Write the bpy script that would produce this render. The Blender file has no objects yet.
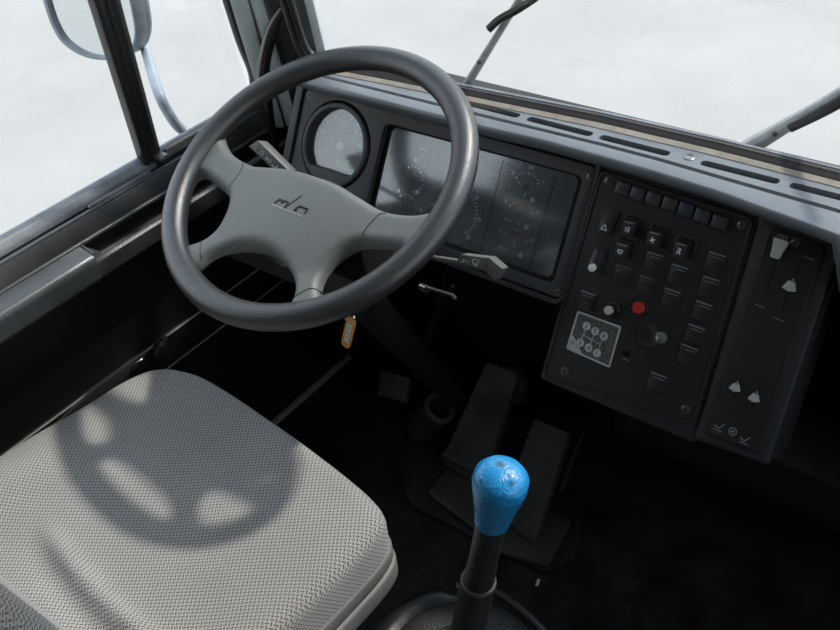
import bpy, bmesh, math, random
from mathutils import Vector, Matrix, noise
from mathutils.geometry import delaunay_2d_cdt
random.seed(7)
C = bpy.context.scene.collection
PI = math.pi
R = math.radians
V = Vector

# ------------------------------------------------------------------ camera
CAM = V((.8587, -.5918, 1.5248)); YAW, PITCH, ROLL, FPX = R(41.0387), R(38.7848), R(6.3565), 924.9
Fw = V((-math.sin(YAW)*math.cos(PITCH), math.cos(YAW)*math.cos(PITCH), -math.sin(PITCH)))
R0 = V((math.cos(YAW), math.sin(YAW), 0)); U0 = R0.cross(Fw)
Rt = R0*math.cos(ROLL) - U0*math.sin(ROLL); Up = U0*math.cos(ROLL) + R0*math.sin(ROLL)
cd = bpy.data.cameras.new('camera'); cam = bpy.data.objects.new('camera', cd); C.objects.link(cam)
cd.sensor_width = 36; cd.lens = FPX/840*36; cd.clip_start = .02; cd.clip_end = 500
cam.matrix_world = Matrix(((Rt.x, Up.x, -Fw.x, CAM.x), (Rt.y, Up.y, -Fw.y, CAM.y), (Rt.z, Up.z, -Fw.z, CAM.z), (0, 0, 0, 1)))
bpy.context.scene.camera = cam

def hit(u, v, P, n):
    """survey helper: where the sight line through (u, v) of the photo meets the plane through P with normal n"""
    d = Fw + Rt*((u-420)/FPX) - Up*((v-315)/FPX)
    P, n = V(P), V(n)
    return CAM + d*((P-CAM).dot(n)/d.dot(n))
def hx(u, v, x): return hit(u, v, (x, 0, 0), (1, 0, 0))
def hy(u, v, y): return hit(u, v, (0, y, 0), (0, 1, 0))
def hz(u, v, z): return hit(u, v, (0, 0, z), (0, 0, 1))

# ------------------------------------------------------------------ materials
def lin(c):
    return tuple(((x/255)/12.92 if x/255 <= .04045 else ((x/255+.055)/1.055)**2.4) for x in c)
class NT:
    def __init__(s, name):
        s.m = bpy.data.materials.new(name); s.m.use_nodes = True
        s.t = s.m.node_tree; s.t.nodes.clear()
        s.out = s.n('ShaderNodeOutputMaterial')
    def n(s, k, **kw):
        x = s.t.nodes.new(k)
        for a, b in kw.items(): setattr(x, a, b)
        return x
    def l(s, a, b): s.t.links.new(a, b)
def mat(name, col, rough=.5, metal=0, bump=0, bscale=300, var=0, vscale=20, col2=None, spec=.5, coat=0, emit=None, rvar=0, detail=3, bdist=.001):
    N = NT(name); p = N.n('ShaderNodeBsdfPrincipled'); N.l(p.outputs[0], N.out.inputs[0])
    c = lin(col) if max(col) > 1 else col
    p.inputs['Base Color'].default_value = (*c, 1); p.inputs['Roughness'].default_value = rough; p.inputs['Metallic'].default_value = metal
    p.inputs['Specular IOR Level'].default_value = spec; p.inputs['Coat Weight'].default_value = coat
    tc = N.n('ShaderNodeTexCoord')
    if var or col2 or rvar:
        nz = N.n('ShaderNodeTexNoise'); nz.inputs['Scale'].default_value = vscale; nz.inputs['Detail'].default_value = 6; nz.inputs['Roughness'].default_value = .62
        N.l(tc.outputs['Object'], nz.inputs['Vector'])
        mr = N.n('ShaderNodeMapRange'); mr.inputs[1].default_value = .35; mr.inputs[2].default_value = .68
        N.l(nz.outputs[0], mr.inputs[0])
        mx = N.n('ShaderNodeMix', data_type='RGBA')
        c2 = (lin(col2) if col2 and max(col2) > 1 else col2) if col2 else tuple(x*(1-var) for x in c)
        mx.inputs[6].default_value = (*c, 1); mx.inputs[7].default_value = (*c2, 1)
        N.l(mr.outputs[0], mx.inputs[0]); N.l(mx.outputs[2], p.inputs['Base Color'])
        if rvar:
            m2 = N.n('ShaderNodeMapRange'); m2.inputs[1].default_value = .3; m2.inputs[2].default_value = .7
            m2.inputs[3].default_value = rough-rvar; m2.inputs[4].default_value = rough+rvar
            N.l(nz.outputs[0], m2.inputs[0]); N.l(m2.outputs[0], p.inputs['Roughness'])
    if bump:
        b = N.n('ShaderNodeTexNoise'); b.inputs['Scale'].default_value = bscale; b.inputs['Detail'].default_value = detail
        N.l(tc.outputs['Object'], b.inputs['Vector'])
        bp = N.n('ShaderNodeBump'); bp.inputs['Strength'].default_value = bump; bp.inputs['Distance'].default_value = bdist
        N.l(b.outputs[0], bp.inputs['Height']); N.l(bp.outputs[0], p.inputs['Normal'])
    if emit:
        p.inputs['Emission Color'].default_value = (*emit[0], 1); p.inputs['Emission Strength'].default_value = emit[1]
    return N.m
M = {}
M['dash'] = mat('dash_plastic', (.030, .033, .037), .42, bump=.5, bscale=700, var=.25, vscale=9, rvar=.05)
M['cover'] = mat('dash_cover_plastic', (.150, .168, .185), .34, bump=.5, bscale=620, var=.16, vscale=7, rvar=.06, spec=1)
M['panel'] = mat('panel_plastic', (.016, .017, .019), .45, bump=.35, bscale=900, var=.3, vscale=25)
M['bezel'] = mat('bezel_plastic', (.045, .047, .052), .5, bump=.25, bscale=900)
M['deep'] = mat('deep_black', (.004, .004, .004), .8)
M['dial'] = mat('dial_face', (.012, .014, .016), .5)
M['mark'] = mat('white_marking', (.80, .86, .88), .6)
M['mark_dim'] = mat('dim_marking', (.33, .36, .37), .6)
M['red_mark'] = mat('red_marking', (.5, .06, .05), .6)
M['needle'] = mat('orange_needle', (.75, .13, .05), .5)
M['green'] = mat('green_window', (.10, .34, .12), .5)
M['wheel'] = mat('wheel_vinyl', (.034, .037, .040), .34, spec=1, bump=.55, bscale=520, var=.12, vscale=14, rvar=.05)
M['hub'] = mat('hub_vinyl', (.155, .166, .163), .48, spec=.8, bump=.6, bscale=560, var=.08, vscale=12)
M['emboss'] = mat('embossed_mark', (.012, .012, .013), .5)
M['door'] = mat('door_vinyl', (.022, .024, .026), .40, spec=1, bump=.5, bscale=420, col2=(.045, .047, .047), vscale=16, rvar=.05)
M['door_light'] = mat('door_trim_grey', (.062, .070, .075), .36, spec=1, bump=.4, bscale=420, var=.3, vscale=14)
M['door_low'] = mat('door_lower_panel', (.010, .010, .011), .45, bump=.3, bscale=300, var=.4, vscale=10)
M['rubber'] = mat('black_rubber', (.022, .022, .024), .38, bump=.2, bscale=200)
M['seal'] = mat('weathered_rubber', (.26, .28, .31), .4, bump=.2, bscale=150, var=.4, vscale=30)
M['alu'] = mat('grey_aluminium', (.30, .31, .30), .38, metal=.6, var=.3, vscale=30)
M['steel'] = mat('bright_steel', (.62, .62, .60), .25, metal=1)
M['chrome_knob'] = mat('chrome', (.75, .75, .74), .15, metal=1)
M['paint'] = mat('grey_green_paint', (.52, .58, .58), .35, var=.15, vscale=15, coat=.3)
M['paint_beige'] = mat('beige_sealant', (.30, .26, .21), .6, var=.35, vscale=40)
M['brown'] = mat('dark_brown_trim', (.035, .03, .027), .5, var=.3)
M['floor'] = mat('rubber_floor', (.006, .006, .006), .55, spec=.35, bump=.9, bscale=45, col2=(.030, .027, .023), vscale=13, rvar=.14, detail=6, bdist=.004)
M['fire'] = mat('firewall_paint', (.010, .010, .010), .6, col2=(.022, .019, .016), vscale=9, bump=.5, bscale=30, bdist=.004)
M['pedal'] = mat('pedal_rubber', (.036, .033, .029), .6, bump=.8, bscale=90, col2=(.07, .06, .05), vscale=18, bdist=.002)
M['pedplate'] = mat('pedal_plate', (.035, .034, .031), .5, col2=(.07, .06, .045), vscale=25)
M['lever'] = mat('lever_boot', (.018, .018, .019), .38, bump=.2, bscale=120, col2=(.038, .036, .033), vscale=35)
M['console'] = mat('console_plastic', (.022, .024, .026), .34, bump=.3, bscale=300, var=.3, vscale=12)
M['gaiter'] = mat('grained_gaiter', (.035, .036, .036), .5, bump=1., bscale=330, bdist=.002)
M['shell'] = mat('seat_shell_plastic', (.22, .22, .205), .5, bump=.25, bscale=300, var=.12, vscale=20)
M['stalk'] = mat('stalk_plastic', (.16, .168, .162), .42, bump=.3, bscale=600)
M['button'] = mat('button_plastic', (.030, .031, .034), .32)
M['blank'] = mat('blank_plastic', (.020, .021, .023), .35)
M['knobgrey'] = mat('slider_grey', (.50, .52, .50), .4)
M['red'] = mat('red_button', (.55, .025, .02), .3, coat=.4)
M['pink'] = mat('pale_lamp', (.62, .48, .46), .3, coat=.4)
M['stickerwhite'] = mat('sticker_white', (.62, .66, .68), .5, var=.25, vscale=60)
M['stickerdark'] = mat('sticker_dark', (.02, .022, .022), .35, col2=(.20, .20, .18), vscale=420)
M['orange'] = mat('orange_tag', (.80, .36, .05), .4, coat=.3)
M['paper'] = mat('paper_label', (.72, .72, .70), .7)
M['ink'] = mat('blue_ink', (.06, .07, .25), .7)
M['wiper'] = mat('wiper_paint', (.50, .52, .52), .45, var=.35, vscale=45)
M['mirror_case'] = mat('mirror_case', (.22, .25, .28), .45, var=.2, vscale=30)
M['arm'] = mat('mirror_arm', (.36, .42, .48), .35, var=.15, vscale=20)
M['mirror'] = mat('mirror_glass', (.80, .84, .84), .05, metal=1)
M['headliner'] = mat('headliner', (.50, .49, .47), .9)
M['cabtrim'] = mat('cab_trim', (.07, .07, .068), .8)
M['strap'] = mat('webbing', (.018, .017, .016), .7, bump=.5, bscale=500)
M['sill'] = mat('sill_strip', (.30, .31, .30), .45, var=.3, vscale=20)
M['piping'] = mat('seam', (.42, .41, .39), .8)

def fabric():
    """woven grey upholstery: little horizontal and vertical dashes in turn"""
    N = NT('woven_fabric'); p = N.n('ShaderNodeBsdfPrincipled'); N.l(p.outputs[0], N.out.inputs[0])
    p.inputs['Roughness'].default_value = .95; p.inputs['Specular IOR Level'].default_value = .15
    p.inputs['Sheen Weight'].default_value = .25
    tc = N.n('ShaderNodeTexCoord'); mp = N.n('ShaderNodeMapping'); mp.inputs['Rotation'].default_value = (0, 0, R(-35))
    # top faces take the weave from x, y; upright sides from their run and height
    s0 = N.n('ShaderNodeSeparateXYZ'); N.l(tc.outputs['Object'], s0.inputs[0]); sn = N.n('ShaderNodeSeparateXYZ'); N.l(tc.outputs['Normal'], sn.inputs[0])
    def q(op, a, b=None, c=None):
        x = N.n('ShaderNodeMath', operation=op)
        for i, w_ in enumerate((a, b, c)):
            if w_ is None: continue
            if isinstance(w_, (int, float)): x.inputs[i].default_value = w_
            else: N.l(w_, x.inputs[i])
        return x.outputs[0]
    side = q('LESS_THAN', q('ABSOLUTE', sn.outputs[2]), .5); facex = q('GREATER_THAN', q('ABSOLUTE', sn.outputs[0]), q('ABSOLUTE', sn.outputs[1]))
    def pick(f, a, b): return q('MULTIPLY_ADD', f, q('SUBTRACT', b, a), a)
    c0 = N.n('ShaderNodeCombineXYZ')
    N.l(pick(side, s0.outputs[0], pick(facex, s0.outputs[0], s0.outputs[1])), c0.inputs[0]); N.l(pick(side, s0.outputs[1], s0.outputs[2]), c0.inputs[1])
    N.l(c0.outputs[0], mp.inputs['Vector'])
    sep = N.n('ShaderNodeSeparateXYZ'); N.l(mp.outputs[0], sep.inputs[0])
    def mth(op, a, b=None):
        x = N.n('ShaderNodeMath', operation=op)
        for i, q in enumerate((a, b)):
            if q is None: continue
            if isinstance(q, (int, float)): x.inputs[i].default_value = q
            else: N.l(q, x.inputs[i])
        return x.outputs[0]
    cell = .0054
    u = mth('DIVIDE', sep.outputs[0], cell); v = mth('DIVIDE', sep.outputs[1], cell)
    chk = mth('MODULO', mth('ADD', mth('FLOOR', u), mth('FLOOR', v)), 2)
    chk = mth('ABSOLUTE', chk)
    fu = mth('FRACT', u); fv = mth('FRACT', v)
    du = mth('LESS_THAN', mth('ABSOLUTE', mth('SUBTRACT', fu, .5)), .19); dv = mth('LESS_THAN', mth('ABSOLUTE', mth('SUBTRACT', fv, .5)), .19)
    m1 = mth('MULTIPLY', du, chk); m2 = mth('MULTIPLY', dv, mth('SUBTRACT', 1, chk)); dark = mth('MAXIMUM', m1, m2)
    nz = N.n('ShaderNodeTexNoise'); nz.inputs['Scale'].default_value = 5; nz.inputs['Detail'].default_value = 5
    N.l(tc.outputs['Object'], nz.inputs['Vector'])
    mr = N.n('ShaderNodeMapRange'); mr.inputs[1].default_value = .4; mr.inputs[2].default_value = .65; N.l(nz.outputs[0], mr.inputs[0])
    base = N.n('ShaderNodeMix', data_type='RGBA'); base.inputs[6].default_value = (.46, .44, .415, 1); base.inputs[7].default_value = (.395, .37, .335, 1)
    N.l(mr.outputs[0], base.inputs[0])
    mx = N.n('ShaderNodeMix', data_type='RGBA'); mx.inputs[7].default_value = (.095, .098, .105, 1)
    N.l(mth('MULTIPLY', dark, .9), mx.inputs[0]); N.l(base.outputs[2], mx.inputs[6]); N.l(mx.outputs[2], p.inputs['Base Color'])
    bp = N.n('ShaderNodeBump'); bp.inputs['Strength'].default_value = .5; bp.inputs['Distance'].default_value = .0006; bp.invert = True
    N.l(dark, bp.inputs['Height']); N.l(bp.outputs[0], p.inputs['Normal'])
    return N.m
M['fabric'] = fabric()

def glassmat(name, tint, haze=0, rough=0.0, ior=1.45):
    N = NT(name); tr = N.n('ShaderNodeBsdfTransparent'); tr.inputs[0].default_value = (*tint, 1)
    gl = N.n('ShaderNodeBsdfGlossy'); gl.inputs['Roughness'].default_value = rough
    # Schlick reflectance, the same from either side of the pane
    lw = N.n('ShaderNodeLayerWeight'); lw.inputs[0].default_value = .5
    pw = N.n('ShaderNodeMath', operation='POWER'); N.l(lw.outputs['Facing'], pw.inputs[0]); pw.inputs[1].default_value = 5
    f0 = ((ior-1)/(ior+1))**2; fr = N.n('ShaderNodeMath', operation='MULTIPLY_ADD'); N.l(pw.outputs[0], fr.inputs[0]); fr.inputs[1].default_value = 1-f0; fr.inputs[2].default_value = f0
    mx = N.n('ShaderNodeMixShader'); N.l(fr.outputs[0], mx.inputs[0]); N.l(tr.outputs[0], mx.inputs[1]); N.l(gl.outputs[0], mx.inputs[2])
    if haze:
        df = N.n('ShaderNodeBsdfDiffuse'); df.inputs[0].default_value = (.7, .75, .8, 1)
        m2 = N.n('ShaderNodeMixShader'); m2.inputs[0].default_value = haze
        N.l(mx.outputs[0], m2.inputs[1]); N.l(df.outputs[0], m2.inputs[2]); N.l(m2.outputs[0], N.out.inputs[0])
    else: N.l(mx.outputs[0], N.out.inputs[0])
    return N.m
M['glass'] = glassmat('window_glass', (.975, .98, .97))
M['lens'] = glassmat('instrument_lens', (.92, .95, .96), haze=.045, rough=.12, ior=2.15)  # haze: even pale veil imitating the soft window reflection

def asphalt():
    N = NT('pale_asphalt'); p = N.n('ShaderNodeBsdfPrincipled'); N.l(p.outputs[0], N.out.inputs[0]); p.inputs['Roughness'].default_value = .9
    tc = N.n('ShaderNodeTexCoord')
    a = N.n('ShaderNodeTexNoise'); a.inputs['Scale'].default_value = .8; a.inputs['Detail'].default_value = 8; a.inputs['Roughness'].default_value = .7
    b = N.n('ShaderNodeTexNoise'); b.inputs['Scale'].default_value = 60; b.inputs['Detail'].default_value = 4
    v = N.n('ShaderNodeTexVoronoi', feature='DISTANCE_TO_EDGE'); v.inputs['Scale'].default_value = .33
    dn = N.n('ShaderNodeTexNoise'); dn.inputs['Scale'].default_value = 2
    ad = N.n('ShaderNodeVectorMath', operation='ADD'); N.l(tc.outputs['Object'], ad.inputs[0]); N.l(dn.outputs[1], ad.inputs[1])
    for x in (a, b, dn): N.l(tc.outputs['Object'], x.inputs['Vector'])
    N.l(ad.outputs[0], v.inputs['Vector'])
    m = N.n('ShaderNodeMix', data_type='RGBA'); m.inputs[6].default_value = (.52, .495, .462, 1); m.inputs[7].default_value = (.34, .322, .302, 1)
    N.l(a.outputs[0], m.inputs[0])
    m2 = N.n('ShaderNodeMix', data_type='RGBA', blend_type='MULTIPLY'); m2.inputs[0].default_value = .22
    N.l(m.outputs[2], m2.inputs[6]); N.l(b.outputs[0], m2.inputs[7])
    cr = N.n('ShaderNodeMapRange'); cr.inputs[1].default_value = 0; cr.inputs[2].default_value = .012; cr.inputs[3].default_value = .95; cr.inputs[4].default_value = 1
    N.l(v.outputs[0], cr.inputs[0])
    m3 = N.n('ShaderNodeMix', data_type='RGBA', blend_type='MULTIPLY'); m3.inputs[0].default_value = 1
    N.l(m2.outputs[2], m3.inputs[6]); N.l(cr.outputs[0], m3.inputs[7]); N.l(m3.outputs[2], p.inputs['Base Color'])
    return N.m
M['asphalt'] = asphalt()

def tape():
    N = NT('blue_tape'); p = N.n('ShaderNodeBsdfPrincipled'); N.l(p.outputs[0], N.out.inputs[0])
    p.inputs['Roughness'].default_value = .27; p.inputs['Coat Weight'].default_value = .3
    tc = N.n('ShaderNodeTexCoord'); mp = N.n('ShaderNodeMapping'); mp.inputs['Rotation'].default_value = (R(14), R(-9), 0)
    N.l(tc.outputs['Object'], mp.inputs['Vector'])
    w = N.n('ShaderNodeTexWave', bands_direction='Z', wave_profile='SAW'); w.inputs['Scale'].default_value = 26; w.inputs['Distortion'].default_value = 2.2; w.inputs['Detail'].default_value = 3; w.inputs['Detail Scale'].default_value = 2
    N.l(mp.outputs[0], w.inputs['Vector'])
    nz = N.n('ShaderNodeTexNoise'); nz.inputs['Scale'].default_value = 55; nz.inputs['Detail'].default_value = 5; nz.inputs['Distortion'].default_value = 2.5
    N.l(tc.outputs['Object'], nz.inputs['Vector'])
    mx = N.n('ShaderNodeMix', data_type='RGBA'); mx.inputs[6].default_value = (.008, .19, .52, 1); mx.inputs[7].default_value = (.03, .40, .78, 1)
    N.l(nz.outputs[0], mx.inputs[0])
    N.l(mx.outputs[2], p.inputs['Base Color'])
    ad = N.n('ShaderNodeMath', operation='ADD'); N.l(w.outputs[1], ad.inputs[0]); N.l(nz.outputs[0], ad.inputs[1])
    bp = N.n('ShaderNodeBump'); bp.inputs['Strength'].default_value = .9; bp.inputs['Distance'].default_value = .0016
    N.l(ad.outputs[0], bp.inputs['Height']); N.l(bp.outputs[0], p.inputs['Normal'])
    return N.m
M['tape'] = tape()
M['tapedark'] = mat('tape_tear', (.10, .20, .27), .4)

# ------------------------------------------------------------------ mesh helpers
def obj(name, bm, m, parent=None, smooth=True, label=None, kind=None, ang=35):
    me = bpy.data.meshes.new(name)
    bmesh.ops.recalc_face_normals(bm, faces=bm.faces[:])
    bm.to_mesh(me); bm.free()
    for x in (m if isinstance(m, (list, tuple)) else [m]): me.materials.append(M[x] if isinstance(x, str) else x)
    if smooth:
        me.shade_smooth()
        me.set_sharp_from_angle(angle=R(ang))
    o = bpy.data.objects.new(name, me); C.objects.link(o)
    if parent is not None: o.parent = parent
    if label: o['label'] = label
    if kind: o['kind'] = kind
    return o
def thing(name, label, cat, mw=None, group=None, kind=None):
    o = bpy.data.objects.new(name, None); C.objects.link(o); o.empty_display_size = .05
    if mw is not None: o.matrix_world = mw if isinstance(mw, Matrix) else Matrix.Translation(mw)
    if label: o['label'] = label
    if cat: o['category'] = cat
    if group: o['group'] = group
    if kind: o['kind'] = kind
    return o
def tag(o, label=None, cat=None, group=None, kind=None):
    if label: o['label'] = label
    if cat: o['category'] = cat
    if group: o['group'] = group
    if kind: o['kind'] = kind
    return o
def nb(): return bmesh.new()
def merge(dst, src, mtx=None):
    if mtx is not None: bmesh.ops.transform(src, matrix=mtx, verts=src.verts[:])
    me = bpy.data.meshes.new('tmp'); src.to_mesh(me); src.free(); dst.from_mesh(me); bpy.data.meshes.remove(me)
def bevel_sharp(bm, w, seg=2, ang=30):
    if w <= 0: return
    bmesh.ops.recalc_face_normals(bm, faces=bm.faces[:])
    ed = [e for e in bm.edges if len(e.link_faces) == 2 and e.calc_face_angle(0) > R(ang)]
    if ed: bmesh.ops.bevel(bm, geom=ed, offset=w, segments=seg, profile=.5, affect='EDGES', clamp_overlap=True)
def box(bm, c, s, bev=0, seg=2, rot=None):
    b = nb(); bmesh.ops.create_cube(b, size=1)
    bmesh.ops.scale(b, vec=V(s), verts=b.verts[:]); bevel_sharp(b, bev, seg)
    m = Matrix.Translation(V(c))
    if rot is not None: m = m @ rot.to_4x4()
    merge(bm, b, m)
def prism(bm, pts, z0, z1, bev=0, seg=2, mtx=None, ang=50):
    """extruded polygon (pts in xy)"""
    b = nb(); lo = [b.verts.new((p[0], p[1], z0)) for p in pts]; hi = [b.verts.new((p[0], p[1], z1)) for p in pts]
    b.faces.new(hi); b.faces.new(lo[::-1]); n = len(pts)
    for i in range(n): b.faces.new((lo[i], lo[(i+1) % n], hi[(i+1) % n], hi[i]))
    bevel_sharp(b, bev, seg, ang); merge(bm, b, mtx)
def rrect(x0, y0, x1, y1, r, n=6):
    P = []
    for cx, cy, a in ((x1-r, y1-r, 0), (x0+r, y1-r, 90), (x0+r, y0+r, 180), (x1-r, y0+r, 270)):
        for k in range(n+1):
            t = R(a+90*k/n); P.append((cx+r*math.cos(t), cy+r*math.sin(t)))
    return P
def rquad(pts, r, n=6):
    """polygon with rounded corners"""
    P = []; L = len(pts)
    for i in range(L):
        p0, p1, p2 = V(pts[i-1]).to_2d(), V(pts[i]).to_2d(), V(pts[(i+1) % L]).to_2d()
        a = p1+(p0-p1).normalized()*r; b = p1+(p2-p1).normalized()*r
        for k in range(n+1):
            t = k/n; q = a*(1-t)**2+p1*2*t*(1-t)+b*t*t; P.append((q.x, q.y))
    return P
def circ(x, y, r, n=32, a0=0, a1=360):
    full = a1-a0 >= 360
    return [(x+r*math.cos(R(a0+(a1-a0)*k/(n if full else n-1))), y+r*math.sin(R(a0+(a1-a0)*k/(n if full else n-1)))) for k in range(n)]
def inpoly(p, poly):
    x, y = p; c = False; n = len(poly)
    for i in range(n):
        x1, y1 = poly[i]; x2, y2 = poly[i-1]
        if (y1 > y) != (y2 > y) and x < (x2-x1)*(y-y1)/(y2-y1)+x1: c = not c
    return c
def dist_poly(p, polys):
    best = 1e9; p = V(p)
    for poly in polys:
        for i in range(len(poly)):
            a, b = V(poly[i-1]), V(poly[i]); ab = b-a; L = ab.length_squared
            t = 0 if L < 1e-14 else max(0, min(1, (p-a).dot(ab)/L))
            d = (p-a-ab*t).length
            if d < best: best = d
    return best
def slab(bm, outer, holes, z0, z1, bev=0, seg=2, mtx=None, step=None, top=None, bot=None, loops=()):
    """plate with holes; with STEP an inner grid of points and TOP(x, y, d) / BOT(x, y, d) give the heights (d: distance to the edge)"""
    vs, fs, es = [], [], []
    for poly in [outer]+holes:
        k = len(vs); vs += [V(p).to_2d() for p in poly]; es += [(k+i, k+(i+1) % len(poly)) for i in range(len(poly))]
    for d in loops:   # rows of points parallel to the edge, for a smooth rounding
        for i in range(len(outer)):
            p, t_ = V(outer[i]), V(outer[(i+1) % len(outer)])-V(outer[i-1])
            n_ = V((-t_[1], t_[0])).normalized()
            for q in (p+n_*d, p-n_*d):
                if inpoly((q[0], q[1]), outer) and dist_poly((q[0], q[1]), [outer]) > d*.97: vs.append(V((q[0], q[1])))
    lmax = max(loops) if loops else 0
    if step:
        xs = [p[0] for p in outer]; ys = [p[1] for p in outer]; x = min(xs)
        while x < max(xs):
            y = min(ys)
            while y < max(ys):
                q = (x+random.uniform(-.1, .1)*step, y+random.uniform(-.1, .1)*step)
                if inpoly(q, outer) and not any(inpoly(q, h) for h in holes) and dist_poly(q, [outer]+holes) > step*.45+lmax: vs.append(V(q))
                y += step
            x += step
    V2, _, F2, *_ = delaunay_2d_cdt(vs, es, [], 0, 1e-6)
    b = nb(); polys = [outer]+holes
    faces = []
    for f in F2:
        c = sum((V2[i] for i in f), V((0, 0)))/len(f)
        if inpoly(c, outer) and not any(inpoly(c, h) for h in holes): faces.append(f)
    def lay(fn, z):
        out = []
        for p in V2:
            zz = fn(p.x, p.y, dist_poly((p.x, p.y), polys)) if fn else z
            out.append(b.verts.new((p.x, p.y, zz)))
        return out
    hi, lo = lay(top, z1), lay(bot, z0)
    from collections import Counter
    cnt = Counter()
    for f in faces:
        b.faces.new([hi[i] for i in f]); b.faces.new([lo[i] for i in reversed(f)])
        for i in range(len(f)): cnt[(f[i], f[(i+1) % len(f)])] += 1
    for (i, j) in list(cnt):
        if (j, i) not in cnt: b.faces.new((hi[j], hi[i], lo[i], lo[j]))
    for v in [v for v in b.verts if not v.link_faces]: b.verts.remove(v)
    if bev: bevel_sharp(b, bev, seg, 60)
    merge(bm, b, mtx)
def crom(pts, n=8, closed=True):
    P = [V(p) for p in pts]; L = len(P); out = []
    for i in range(L if closed else L-1):
        p0 = P[i-1] if closed or i > 0 else P[0]; p1 = P[i]; p2 = P[(i+1) % L]; p3 = P[(i+2) % L] if closed or i+2 < L else P[-1]
        for k in range(n):
            t = k/n
            out.append(.5*((2*p1)+(p2-p0)*t+(2*p0-5*p1+4*p2-p3)*t*t+(3*p1-p0-3*p2+p3)*t**3))
    if not closed: out.append(P[-1])
    return out
def tube(bm, path, r, n=12, caps=True, flat=1.0, mtx=None):
    """round bar along path; r a number or a list; FLAT squashes the second axis"""
    b = nb(); P = [V(p) for p in path]; N = len(P); rr = r if isinstance(r, (list, tuple)) else [r]*N
    rings = []; t = (P[1]-P[0]).normalized(); up = V((0, 0, 1)) if abs(t.z) < .9 else V((1, 0, 0)); nrm = t.cross(up).normalized()
    for i in range(N):
        t2 = ((P[min(i+1, N-1)]-P[max(i-1, 0)])).normalized()
        nrm = (nrm-t2*nrm.dot(t2)).normalized(); bn = t2.cross(nrm)
        rings.append([b.verts.new(P[i]+(nrm*math.cos(2*PI*k/n)+bn*flat*math.sin(2*PI*k/n))*rr[i]) for k in range(n)])
    for i in range(N-1):
        for k in range(n): b.faces.new((rings[i][k], rings[i][(k+1) % n], rings[i+1][(k+1) % n], rings[i+1][k]))
    if caps: b.faces.new(rings[0][::-1]); b.faces.new(rings[-1])
    merge(bm, b, mtx)
def lathe(bm, prof, n=40, mtx=None, cap=True):
    """prof: (r, z) from bottom to top about z"""
    b = nb(); rings = []
    for r, z in prof:
        rings.append([b.verts.new((r*math.cos(2*PI*k/n), r*math.sin(2*PI*k/n), z)) for k in range(n)] if r > 1e-6 else [b.verts.new((0, 0, z))])
    for A, B in zip(rings, rings[1:]):
        for k in range(n):
            k2 = (k+1) % n
            if len(A) == 1 and len(B) == 1: continue
            if len(A) == 1: b.faces.new((A[0], B[k2], B[k]))
            elif len(B) == 1: b.faces.new((A[k], A[k2], B[0]))
            else: b.faces.new((A[k], A[k2], B[k2], B[k]))
    if cap:
        if len(rings[0]) > 1: b.faces.new(rings[0][::-1])
        if len(rings[-1]) > 1: b.faces.new(rings[-1])
    merge(bm, b, mtx)
def sweep(bm, prof, y0, y1, axis='y', n=1):
    """closed profile: (x, z) swept along y, or (y, z) swept along x"""
    b = nb(); rings = []
    for i in range(n+1):
        s = y0+(y1-y0)*i/n
        rings.append([b.verts.new((p[0], s, p[1]) if axis == 'y' else (s, p[0], p[1])) for p in prof])
    L = len(prof)
    for A, B in zip(rings, rings[1:]):
        for k in range(L): b.faces.new((A[k], A[(k+1) % L], B[(k+1) % L], B[k]))
    b.faces.new(rings[0]); b.faces.new(rings[-1][::-1])
    return b
def text(bm, s, size, mtx, depth=.0002):
    cu = bpy.data.curves.new('t', 'FONT'); cu.body = s; cu.size = size; cu.align_x = 'CENTER'; cu.align_y = 'CENTER'; cu.extrude = depth; cu.resolution_u = 3
    o = bpy.data.objects.new('t', cu); C.objects.link(o)
    me = bpy.data.meshes.new_from_object(o)
    b = nb(); b.from_mesh(me); bpy.data.objects.remove(o); bpy.data.curves.remove(cu); bpy.data.meshes.remove(me)
    merge(bm, b, mtx)
def T(x, y, z=0, rz=0): return Matrix.Translation((x, y, z)) @ Matrix.Rotation(R(rz), 4, 'Z')
def bar(bm, x0, y0, x1, y1, w, z, h=.0004):
    """flat stroke between two points of a plane"""
    d = V((x1-x0, y1-y0)); L = d.length
    box(bm, ((x0+x1)/2, (y0+y1)/2, z+h/2), (L, w, h), rot=Matrix.Rotation(math.atan2(d.y, d.x), 3, 'Z'))
def poly_stroke(bm, pts, w, z, h=.0004):
    for a, b in zip(pts, pts[1:]): bar(bm, a[0], a[1], b[0], b[1], w, z, h)
def copy_tree(o, parent=None):
    c = o.copy(); C.objects.link(c)
    if parent is not None: c.parent = parent
    for ch in list(o.children): copy_tree(ch, c)
    return c

# ------------------------------------------------------------------ setting: ground, cab shell
b = nb(); bmesh.ops.create_grid(b, x_segments=2, y_segments=2, size=60)
bmesh.ops.translate(b, vec=(0, 0, -1.35), verts=b.verts[:]); obj('ground', b, 'asphalt', kind='structure', smooth=False)
b = nb(); box(b, (.58, -.08, -.02), (2.16, 1.76, .04)); obj('floor', b, 'floor', kind='structure')
b = nb(); box(b, (.58, -.27, 1.80), (2.16, 1.40, .05), .01); obj('ceiling', b, 'headliner', kind='structure')
b = nb(); box(b, (.58, -.98, .90), (2.16, .05, 1.8)); obj('wall_back', b, 'cabtrim', kind='structure')
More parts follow.
